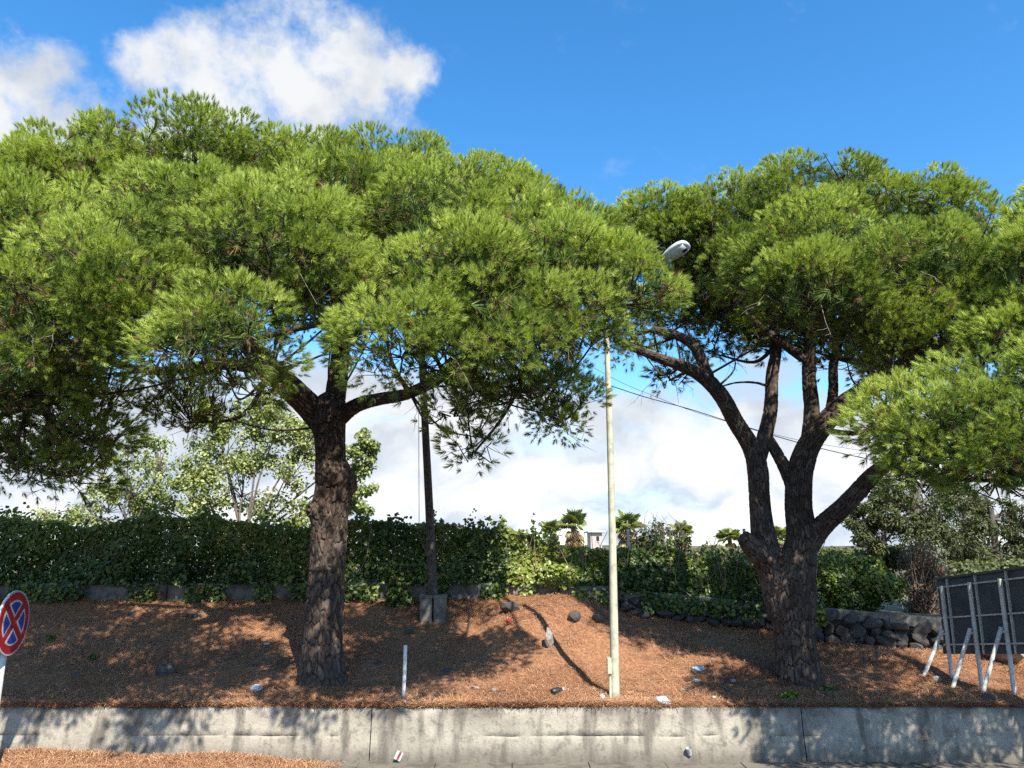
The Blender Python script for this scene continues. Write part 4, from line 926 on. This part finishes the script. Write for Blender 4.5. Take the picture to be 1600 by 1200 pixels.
bush('weed', 'small darker weed right of the forked pine foot', (1290, 1078), float(ground_hit(1290, 1082)[1]), .14, .1, .05, 130, VINE, .05, .5, rb, twigs=8, cat='weed', lumps=6)
bush('weed', 'tiny green weed on the sunlit patch behind the road sign', (80, 997), float(ground_hit(80, 1003)[1]), .07, .06, .07, 50, VINE, .05, .5, rb, twigs=5, cat='weed', lumps=4)
bush('weed', 'tiny green weed on the left bank above the black rock', (145, 1027), float(ground_hit(145, 1034)[1]), .08, .06, .06, 50, VINE, .05, .4, rb, twigs=5, cat='weed', lumps=4)
bush('creeper_tuft', 'dark creeper hanging over the kerb between the left pine and the wooden pole', (618, 945), 15.0, .32, .2, .42, 900, VINE, .09, .38, rb, twigs=14, cat='creeper', lumps=8)

for (px, py, Y_, w_, lab) in ((1105, 872, 30, 1.6, 'low scrub beyond the hedge, left of the forked pine'), (1300, 876, 32, 1.8, 'low scrub beyond the green bush, touching the forked trunk'), (1385, 872, 29, 1.6, 'low scrub beyond the green bush, left of the eucalyptus'), (1500, 905, 24, 2.0, 'grey green scrub behind the billboard top'), (1590, 900, 25, 2.0, 'grey green scrub above the billboard at the right edge')):
    bush('scrub_bush', lab, (px, py), Y_, w_, 1.0, .55, 2600, EUCA, .12, .45, rb, twigs=30, lumps=16)
# ------------------------------------------------------------------ broadleaf trees behind
def broadleaf(name, label, base_px, Y, trunk_h, lobes, n_per, mat, size, mu, rg, trunk_r=.1, narrow=1.0, bark=GREYBARK, sparse=1.0, cat='tree', droop=.5):
    b = at(base_px[0], base_px[1], Y); b[2] = float(terrain(b[0], b[1])) - .05
    root = empty(name, b, label, cat); top = b + np.array([0, 0, trunk_h])
    tl = [(spline(np.array([b, (b + top) / 2 + rg.normal(0, .05, 3), top]), .2), (trunk_r, trunk_r * .7))]
    P, G, TT = [], [], []
    for (px, py, rx, rz, dy) in lobes:
        c = at(px, py, Y + dy); s = mpp(px, py, Y + dy); r = np.array([rx * s, rx * s * .9, rz * s])
        m = (top + c) / 2 + rg.normal(0, .15, 3) * r[0]; tl.append((spline(np.array([top - [0, 0, trunk_h * .15], m, c]), .2), (trunk_r * .5, trunk_r * .2)))
        nsub = 16; g = norm(rg.normal(0, 1, (nsub, 3)) + [0, 0, .15]); sp = c + g * r * rg.uniform(.5, 1, (nsub, 1))
        for q in range(nsub):
            tl.append((spline(np.array([c - [0, 0, r[2] * .3], (c + sp[q]) / 2 + rg.normal(0, .06, 3) * r[0], sp[q]]), .15), (trunk_r * .22, trunk_r * .06)))
            n = int(n_per * sparse * rg.uniform(.5, 1.5)); h = norm(rg.normal(0, 1, (n, 3)))
            rs = .34 * r.mean(); P.append(sp[q] + h * rs * rg.random((n, 1)) ** .5 * [1, 1, .8]); G.append(h + [0, -.2, .5] + rg.normal(0, .4, (n, 3)))
            TT.append(tintf(n, rg, mu + rg.normal(0, .1), .12))
    P, G, TT = map(np.concatenate, (P, G, TT))
    V, T = leaves(P, G, size, rg, narrow=narrow, droop=droop)
    link('crown', npmesh('crown', V - b, T, mat, facedom={'tint': np.repeat(TT, 4)}), root)
    V, T = thin_tubes(tl, 6); link('trunk', npmesh('trunk', V - b, T, bark, smooth_=True), root)
    return root
rt = np.random.default_rng(33)
broadleaf('broadleaf_tree', 'pale green leafy tree behind the vine hedge, left of the pine trunk', (380, 870), 23.5, .9,
    [(300, 780, 70, 45, 0), (380, 760, 75, 55, .4), (450, 740, 70, 60, -.2), (430, 680, 55, 45, .2), (350, 715, 60, 50, .5), (545, 740, 40, 55, 0), (570, 700, 26, 28, 0), (240, 790, 50, 30, .2), (470, 800, 60, 35, 0), (560, 780, 38, 28, .1), (400, 650, 40, 35, .3), (340, 660, 45, 35, .3), (480, 690, 40, 40, .2), (310, 740, 60, 45, .2)], 120, PALELEAF, .088, .85, rt, trunk_r=.09)
broadleaf('shrubby_tree', 'sparse yellowing tree with thin bare twigs at the far left behind the hedge', (200, 880), 22.0, 1.4,
    [(210, 760, 55, 60, 0), (170, 790, 55, 35, .2), (250, 720, 40, 50, .3), (140, 810, 50, 22, 0), (60, 812, 70, 14, 0), (200, 700, 40, 40, .3), (160, 740, 40, 40, .2)], 42, PALELEAF, .08, .85, rt, trunk_r=.06)
broadleaf('eucalyptus_tree', 'tall grey green eucalyptus behind the stone wall at right', (1440, 890), 27, 3.2,
    [(1400, 800, 60, 45, 0), (1460, 790, 60, 55, .6), (1430, 850, 70, 45, -.4), (1380, 840, 48, 38, 0), (1490, 840, 55, 45, 0), (1350, 815, 36, 30, .2), (1450, 740, 60, 40, .8), (1380, 770, 40, 30, .4)], 150, EUCA, .135, .45, rt, trunk_r=.16, narrow=.42, bark=GREYBARK, droop=.9)
broadleaf('eucalyptus_tree', 'second eucalyptus farther right, above the billboard', (1560, 890), 29, 2.8,
    [(1540, 850, 60, 40, 0), (1590, 870, 60, 30, .5), (1590, 815, 40, 40, 0), (1630, 840, 60, 50, 0), (1520, 880, 50, 26, .2), (1520, 800, 36, 36, .6)], 140, EUCA, .135, .45, rt, trunk_r=.15, narrow=.42, droop=.9)
broadleaf('bare_shrub', 'dark shrub with bare upright twigs among the palms', (1030, 870), 24, .6,
    [(1030, 838, 34, 22, 0), (1010, 850, 30, 14, 0), (1060, 848, 26, 16, .3)], 26, EUCA, .13, .3, rt, trunk_r=.05, narrow=.6)
rtw = []; rg = np.random.default_rng(3)
for k in range(26):
    p = at(rg.uniform(1000, 1065), 845, 23.9); rtw.append((spline(np.array([p - [0, 0, .3], p + [rg.normal(0, .1), 0, .25], p + [rg.normal(0, .25), rg.normal(0, .1), rg.uniform(.4, .95)]]), .12), .012))
V, T = thin_tubes(rtw, 3); bsh = [o for o in COL.objects if o.name.startswith('bare_shrub')][0]
link('bare_twigs', npmesh('bare_twigs', V - np.array(bsh.location), T, DEADTWIG), bsh)

# ------------------------------------------------------------------ fan palms
def fan_frond(rg, tint_lo, tint_hi, droop):
    """one frond from the origin along +X"""
    V, T = [], []
    pet = .45; nb = 15
    V += [(0, -.02, 0), (0, .02, 0), (pet, .012, 0), (pet, -.012, 0)]; T += [(0, 1, 2), (0, 2, 3)]
    for k in range(nb):
        a = R(-105 + 210 * k / (nb - 1)); ln = .62 * (1 - .22 * abs(a) / R(105)); d = np.array([math.cos(a), math.sin(a), 0]); s = np.array([-d[1], d[0], 0]) * .045
        p0 = np.array([pet, 0, 0]); m = p0 + d * ln * .55 + [0, 0, .05]; t = p0 + d * ln + [0, 0, -.10 - droop * .2]
        o = len(V); V += [tuple(p0), tuple(m + s), tuple(t), tuple(m - s)]; T += [(o, o + 1, o + 2), (o, o + 2, o + 3)]
    return np.array(V), np.array(T)
FV, FT = fan_frond(rg, 0, 1, .3)
def frond_mesh(name, lo, hi):
    return npmesh(name, FV, FT, PALM, facedom={'tint': np.linspace(lo, hi, len(FT))})
GREENF = [frond_mesh('green_frond', .5, .8), frond_mesh('green_frond', .6, 1.0), frond_mesh('green_frond', .4, .7)]
DRYF = [frond_mesh('dry_frond', .02, .2), frond_mesh('dry_frond', .1, .28)]
def palm(label, px, py, Y, sc):
    c = at(px, py, Y); b = np.array([c[0], c[1], float(terrain(c[0], c[1])) - .1]); root = empty('fan_palm', b, label, 'palm', 'fan palms beyond the hedge')
    h = c[2] - b[2]
    Pt = np.array([(0, 0, 0), (.05, 0, h * .5), (0, 0, h)]); V, T = tube_np(spline(Pt, .4), .16 * sc, 9); link('trunk', npmesh('trunk', V, T, GREYBARK, smooth_=True), root)
    rr = np.random.default_rng(int(px))
    for k in range(20):
        el = rr.uniform(-10, 80); o = link('frond', GREENF[k % 3], root, (0, 0, h)); o.rotation_euler = (rr.uniform(-.5, .5), -R(el), k * 2.4 + rr.uniform(-.2, .2)); o.scale = (sc * rr.uniform(.85, 1.1),) * 3
    for k in range(30):
        el = rr.uniform(-88, -35); o = link('dry_frond', DRYF[k % 2], root, (0, 0, h - rr.uniform(0, .9) * sc)); o.rotation_euler = (rr.uniform(-.4, .4), -R(el), k * 2.4 + rr.uniform(-.2, .2)); o.scale = (sc * .9,) * 3
palm('small fan palm half hidden by the sunlit vine', 862, 832, 52, .95)
palm('fan palm just left of the small house', 896, 822, 47, 1.1)
palm('fan palm just right of the lamp post', 980, 824, 44, 1.05)
palm('fan palm behind the bare shrub', 1064, 832, 50, .9)
palm('fan palm left of the forked pine stump', 1140, 842, 52, .9)
palm('fan palm seen between the stems of the forked pine', 1220, 842, 54, .95)

# small house far behind
hc = at(932, 850, 85); hs_ = empty('small_house', (hc[0], hc[1], float(terrain(hc[0], hc[1]))), 'small far house with pinkish wall and white flat eaves beyond the palms', 'house')
zt = at(925, 832, 85)[2] - hs_.location.z
MB().box((-.62, 0, -.3), (.62, 4, zt)).build('wall', PLASTER, hs_)
rf = MB().box((-.95, -.35, zt), (.95, 4.3, zt + .18), .03).build('roof', ROOFW, hs_)
w = MB().box((.0, -.03, zt - .95), (.3, .02, zt - .4)).build('window', GLASSD, hs_)
MB().box((-.06, -.05, zt - 1.02), (.36, -.01, zt - .95)).build('window_sill', ROOFW, w)
# far low hill
hx = np.linspace(-900, 900, 120); prof = 6 + 12 * fbm(hx * .006, 0 * hx, 3., 4) + 2
Vh = np.concatenate([np.stack([hx, np.full_like(hx, 620.), np.full_like(hx, -12.)], -1), np.stack([hx, np.full_like(hx, 700.), 1.0 + prof * .42], -1), np.stack([hx, np.full_like(hx, 900.), np.full_like(hx, -12.)], -1)])
i = np.arange(119); Th = np.concatenate([np.stack([i, i + 1, i + 121, i + 120], -1), np.stack([i + 120, i + 121, i + 241, i + 240], -1)])
tag(link('far_hill', npmesh('far_hill', Vh, Th, FARHILL, smooth_=True)), kind='structure')

# ------------------------------------------------------------------ lamp post
lb = ground_hit(961, 1090); Yl = lb[1]
lamp = empty('street_lamp', lb, 'cream painted street lamp post between the two pines, head tilted up among foliage', 'street lamp')
top = at(944, 452, Yl) - lb
P = spline(np.array([(0, 0, -.2), (at(956, 800, Yl) - lb), (at(949, 560, Yl) - lb), top]), .3)
s = mpp(961, 1060, Yl)
MB().tube(P, np.linspace(7.3 * s, 4.0 * s, len(P)), 18).build('pole', POLEPAINT, lamp, sm=True)
headc = LAMP_HEAD - lb
arm = spline(np.array([top - [0, 0, .3], top + [.03, -.05, .05], top * .45 + headc * .55 + [0, 0, .05], headc]), .08)
MB().tube(arm, np.linspace(.034, .026, len(arm)), 12).build('arm', POLEPAINT, lamp, sm=True)
MB().tube([(-.067, -.035, -.05), (-.067, -.035, .33)], .018, 10).build('conduit', POLEPAINT, lamp)
MB().box((-.105, -.085, .30), (-.045, -.02, .52), .012).build('junction_box', POLEPAINT, lamp)
# head: long rounded shell tapering to the arm
fwd = Vector(at(1074, 383, 8.85) - at(1030, 413, 9.12)).normalized()
ln = .46
prof = [(-.5, .022), (-.42, .045), (-.3, .075), (-.1, .105), (.1, .12), (.28, .118), (.4, .10), (.47, .065), (.5, .02)]
def shell(z_up, z_dn, shrink=1.0, x0=-1, x1=1):
    m = MB(); rings = []; n = 20
    pr = [p for p in prof if x0 <= p[0] <= x1]
    for (x, w_) in pr:
        for k in range(n):
            a = 2 * math.pi * k / n; cy, cz = math.cos(a), math.sin(a)
            rings.append((x * ln, w_ * shrink * cy, (z_up if cz > 0 else z_dn) * w_ * cz))
    Fs = [(r * n + k, r * n + (k + 1) % n, r * n + n + (k + 1) % n, r * n + n + k) for r in range(len(pr) - 1) for k in range(n)]
    Fs += [tuple(reversed(range(n))), tuple((len(pr) - 1) * n + k for k in range(n))]
    return m.add(rings, Fs)
hd = shell(.75, .25).build('lamp_head', LAMPM, lamp, sm=True)
hd.location = Vector(headc); hd.rotation_mode = 'QUATERNION'
zax = Vector((-.45, .62, .8)); yax = zax.cross(fwd).normalized(); zax = fwd.cross(yax)
hd.rotation_quaternion = Matrix((fwd, yax, zax)).transposed().to_quaternion()
df = shell(.1, .42, .74, -.3, .42).build('diffuser', GLASSM, hd, sm=True); df.location = (0, 0, -.012)
MB().box((.12, -.025, -.062), (.19, .025, -.04), .005).build('sensor', RUBBER, hd)
MB().tube([(-.07, 0, -.04), (-.07, 0, -.075)], .022, 12).build('catch', LAMPM, hd)

# ------------------------------------------------------------------ wooden pole with concrete blocks
wb = ground_hit(677, 968); wp = empty('wooden_pole', wb, 'dark leaning wooden utility pole set between two concrete blocks', 'pole')
Yp = wb[1]
P = spline(np.array([(0, 0.02, .1), at(671, 800, Yp) - wb, at(662, 620, Yp) - wb, at(655, 470, Yp) - wb]), .3)
s = mpp(677, 930, Yp); MB().tube(P, np.linspace(7.2 * s, 5 * s, len(P)), 14).build('shaft', DARKWOOD, wp, sm=True)
for sx in (-1, 1):
    m = MB().box((sx * .12 - .105, -.16, -.25), (sx * .12 + .105, .14, .42), .02).build('concrete_block', KERB, wp)
    MB().box((sx * .12 - .115, -.17, .36), (sx * .12 + .115, .15, .425), .012).build('block_cap', KERB, m)
gw = empty('stay_wire', at(655, 850, Yp + .2), 'thin vertical wire hanging beside the dark wooden pole', 'wire')
MB().tube([(0, 0, 0), tuple(at(654, 600, Yp + .2) - at(655, 850, Yp + .2))], .006, 5).build('strand', CABLE, gw)

# overhead cables
def cable(label, pts, Y0, Y1, r):
    n = len(pts); P = np.array([at(p[0], p[1], Y0 + (Y1 - Y0) * k / (n - 1)) for k, p in enumerate(pts)])
    o = MB().tube(spline(P, .25), r, 5).build('overhead_cable', CABLE); tag(o, label, 'cable')
cable('thick sagging cable from the left crown past the forked pine', [(800, 545), (905, 585), (1000, 618), (1080, 640), (1180, 672), (1280, 700), (1400, 725), (1560, 745)], 15.5, 17.5, .010)
cable('thin cable strung just above the thick one', [(800, 500), (950, 587), (1020, 618), (1090, 645), (1170, 668), (1260, 690), (1400, 712)], 16.0, 17.8, .005)

# ------------------------------------------------------------------ road sign: no stopping
sc_ = at(20, 973, 9.9); sr = .385
sg = empty('road_sign', (sc_[0] - .06, sc_[1], 0), 'round red and blue no stopping sign on a pole at the left edge', 'road sign')
MB().tube([(0, 0, 0), (0, 0, sc_[2] + sr * .8)], .032, 14).build('post', GALV, sg, sm=True)
nrm = Vector((.985, .12, 0)).normalized()
face = bpy.data.objects.new('sign_plate', None); bpy.data.objects.remove(face)
def disc(r0, r1, x0, x1, n=56):
    m = MB(); V = []
    for x, r in ((x0, r0), (x1, r1)):
        V += [(x, r * math.cos(2*math.pi*k/n), r * math.sin(2*math.pi*k/n)) for k in range(n)]
    return m.add(V, [(k, (k+1) % n, n + (k+1) % n, n + k) for k in range(n)] + [tuple(reversed(range(n))), tuple(range(n, 2*n))])
rot = math.atan2(nrm.y, nrm.x)
pl = disc(sr, sr, .0, .024).build('sign_plate', WHITE, sg); pl.location = (.045, 0, sc_[2]); pl.rotation_euler = (0, 0, rot)
fr = disc(sr * .945, sr * .945, .0238, .0262).build('red_face', RED, pl)
def wedge(r, half, inset, x):
    """sector between the arms of the cross: polygon in the yz plane around the +y axis"""
    n = 14; pts = []
    a = R(45); w_ = inset
    # two straight edges parallel to the arms, offset by w_, closed by an arc of radius r
    apex = w_ / math.sin(a)
    t0 = None
    beta = a - math.asin(w_ / r)
    for k in range(n + 1):
        b = -beta + 2 * beta * k / n; pts.append((r * math.cos(b), r * math.sin(b)))
    pts.append((apex, 0))
    V = [(x, p[0], p[1]) for p in pts] + [(x - .002, p[0], p[1]) for p in pts]; m = len(pts)
    return V, [tuple(range(m))] + [(k, m + k, m + (k+1) % m, (k+1) % m) for k in range(m)]
for q in range(4):
    th = R(90 * q)
    for nm, mt, r, ins, x, par in (('white_outline', WHITE, sr * .705, sr * .115, .0285, None), ('blue_wedge', BLUE, sr * .64, sr * .18, .0308, 1)):
        V, Fs = wedge(r, 45, ins, x)
        V = [(v[0], v[1] * math.cos(th) - v[2] * math.sin(th), v[1] * math.sin(th) + v[2] * math.cos(th)) for v in V]
        MB().add(V, Fs).build(nm, mt, pl)
MB().box((-.01, -.05, -.02), (.046, .05, .02), .004).build('clamp', GALV, sg, (0, 0, sc_[2] + .1))

# ------------------------------------------------------------------ billboard seen from behind
g1 = ground_hit(1489, 1058); g3 = ground_hit(1587, 1084)
bb = empty('billboard', g1, 'dark backed billboard on white posts with slanted braces at the right edge', 'billboard')
dv = (g3 - g1)[:2] / 2; sp = np.linalg.norm(dv); dv = dv / sp; nv = np.array([-dv[1], dv[0]])
if nv[0] > 0: nv = -nv                                    # towards the camera side / left
zt = at(1473, 905, g1[1])[2] - g1[2]; zb_ = at(1480, 1022, g1[1])[2] - g1[2]; zm = at(1481, 984, g1[1])[2] - g1[2]
zt3 = at(1587, 893, g3[1])[2] - g1[2]; zb3 = at(1587, 1022, g3[1])[2] - g1[2]
def loc(a, o, z, flat=False):
    if not flat: z = z + (a / (2 * sp)) * ((zt3 - zt) * (z - zb_) / (zt - zb_) + (zb3 - zb_) * (zt - z) / (zt - zb_))
    return (dv[0] * a + nv[0] * o, dv[1] * a + nv[1] * o, z)
def slab(a0, a1, o0, o1, z0, z1):
    V = [loc(a, o, z) for z in (z0, z1) for a, o in ((a0, o0), (a1, o0), (a1, o1), (a0, o1))]
    return MB().add(V, [(0,3,2,1),(4,5,6,7),(0,1,5,4),(1,2,6,5),(2,3,7,6),(3,0,4,7)])
for k in range(-1, 6):
    a0 = -.18 if k == -1 else k * sp + .004; a1 = (k + 1) * sp - .004 if k >= 0 else -.004
    slab(a0, a1, -.075, -.055, zb_, zt).build('panel_sheet', PANEL, bb)
    if k >= 0: slab(k * sp + .05, k * sp + .068, -.055, -.02, zb_, zt + .0).build('panel_rib', GALV, bb)
slab(-.2, 6 * sp, -.085, -.01, zt, zt + .035).build('top_flange', PANEL, bb)
slab(-.2, 6 * sp, -.055, -.04, zb_ - .0, zb_ + .10).build('bottom_skirt', PANEL, bb)
for zz in (zt - .12, (zt + zb_) / 2 - .02, zb_ + .14):
    MB().tube([loc(-.15, -.022, zz), loc(6 * sp, -.022, zz)], .013, 8).build('rail', GALV, bb)
for k in range(0, 6):
    a = k * sp; gz = float(terrain(g1[0] + dv[0] * a, g1[1] + dv[1] * a)) - g1[2]
    MB().tube([loc(a, .02, gz - .25, True), loc(a, .02, zt - .10)], .031, 12).build('post', GALV, bb, sm=False)
    oo = .55
    while oo > .15 and g1[1] + loc(a - .06, oo, 0, True)[1] < 11.22: oo -= .05
    bx, by, _ = loc(a - .06, oo, 0, True)
    if g1[1] + by < 11.2: continue
    gz2 = float(terrain(g1[0] + bx, g1[1] + by)) - g1[2]
    br_ = MB().tube([(bx, by, gz2 - .15), loc(a - .01, .09, zm)], .029, 12).build('brace', GALV, bb)
    MB().tube([loc(a, .03, zm - .06), loc(a, .10, zm - .06)], .018, 8).build('bolt', GALV, br_)

# ------------------------------------------------------------------ stakes and litter
s0 = ground_hit(630, 1090)
st = MB().tube([(0, 0, -.1), (.01, 0, .3), (.012, .0, at(630, 1008, s0[1])[2] - s0[2])], .026, 12).build('white_stake', WHITEPVC, None, s0); tag(st, 'white plastic pipe stake upright in the needles at the lip', 'stake')
s1 = ground_hit(655, 1080)
rd = MB().tube([(0, 0, -.1), (0, 0, .2)], .007, 6).build('metal_rod', RUST, None, s1); tag(rd, 'thin metal rod stuck upright right of the white stake', 'rod')
def crumple(name, p, sc, label, mat, seed, cat='litter', sub=3):
    import bmesh
    bm = bmesh.new(); bmesh.ops.create_icosphere(bm, subdivisions=sub, radius=1); rr = np.random.default_rng(seed)
    cr = norm(rr.normal(0, 1, (14, 3)))
    for v in bm.verts:
        c = np.array(v.co); k = sum(abs(((c @ q) * (2 + j % 4)) % 1 - .5) for j, q in enumerate(cr)) / 14
        v.co = c * (.62 + 1.1 * k + .5 * float(fbm(c[0] * 2 + seed, c[1] * 2, c[2] * 2)))
    me = bpy.data.meshes.new(name); bm.to_mesh(me); bm.free(); me.materials.append(mat)
    o = link(name, me, None, (p[0], p[1], p[2] + sc[2] * .6)); o.scale = sc; o.rotation_euler = (0, 0, seed); return tag(o, label, cat)
crumple('plastic_bag', ground_hit(1035, 1101), (.15, .10, .075), 'crumpled bluish white plastic bag at the wall lip right of the lamp post', BAGM, 2, 'plastic bag')
crumple('plastic_bag', ground_hit(1091, 1050), (.13, .10, .065), 'crumpled white plastic bag higher up the sunlit bank', BAGM, 4, 'plastic bag')
crumple('paper_scrap', ground_hit(1088, 1066), (.07, .06, .03), 'white scrap just below the upper plastic bag', WHITE, 5, 'litter')
crumple('paper_scrap', ground_hit(1070, 1080), (.09, .05, .02), 'flat pale scrap between the two plastic bags', PALESTONE, 6, 'litter')
crumple('paper_scrap', ground_hit(941, 1094), (.05, .04, .045), 'small white scrap left of the lamp post foot', WHITE, 7, 'litter', 2)
crumple('paper_scrap', ground_hit(1116, 1091), (.05, .04, .02), 'tiny white scrap at the lip right of the bags', WHITE, 8, 'litter', 2)
crumple('paper_scrap', ground_hit(417, 1008), (.08, .05, .025), 'white scrap left of the big pine trunk', WHITE, 9, 'litter', 2)
crumple('plastic_bag', ground_hit(400, 1080), (.10, .08, .06), 'grey crumpled plastic bag in shade left of the big pine', BAGM, 10, 'plastic bag')
crumple('red_scrap', ground_hit(795, 972), (.07, .05, .03), 'small red scrap on the shaded bank near the kerb end', RED, 12, 'litter', 2)
crumple('paper_scrap', ground_hit(1146, 1068), (.05, .05, .04), 'small yellowish scrap at the shadow edge', PALESTONE, 13, 'litter', 2)
g = ground_hit(862, 1088)
bt = empty('bottle', g + [0, 0, .045], 'small dark bottle lying on the lip left of the lamp post', 'bottle'); bt.rotation_euler = (R(10), R(82), R(35))
prof_b = [(0, .04), (.02, .046), (.11, .046), (.14, .03), (.15, .018), (.17, .018)]
MB().tube([(0, 0, p[0]) for p in prof_b], [p[1] for p in prof_b], 14).build('body', RUBBER, bt, sm=True)
MB().tube([(0, 0, .17), (0, 0, .19)], .021, 12).build('cap', WHITE, bt)
# cigarette pack and cup on the ledge of the wall face
pk = empty('cigarette_pack', at(623, 1180, 10.885), 'crumpled white and dark red cigarette pack against the wall face', 'pack'); pk.rotation_euler = (R(-14), R(28), R(12))
MB().box((-.045, -.02, -.065), (.045, .0, .045), .004).build('box', WHITE, pk)
MB().box((-.012, -.023, -.064), (.02, -.0205, .044)).build('red_band', plain('pack_red', (.22, .03, .04), .5, bump=0), pk)
cu = empty('paper_cup', at(1077, 1174, 10.90), 'small white paper cup lodged against the wall face at right', 'cup'); cu.rotation_euler = (R(20), R(-12), 0)
MB().tube([(0, 0, -.05), (0, 0, .05)], [.026, .036], 14, cap=False).build('side', WHITE, cu, sm=True)
MB().tube([(0, 0, -.047), (0, 0, -.044)], [.0255, .0257], 14).build('bottom', WHITE, cu)
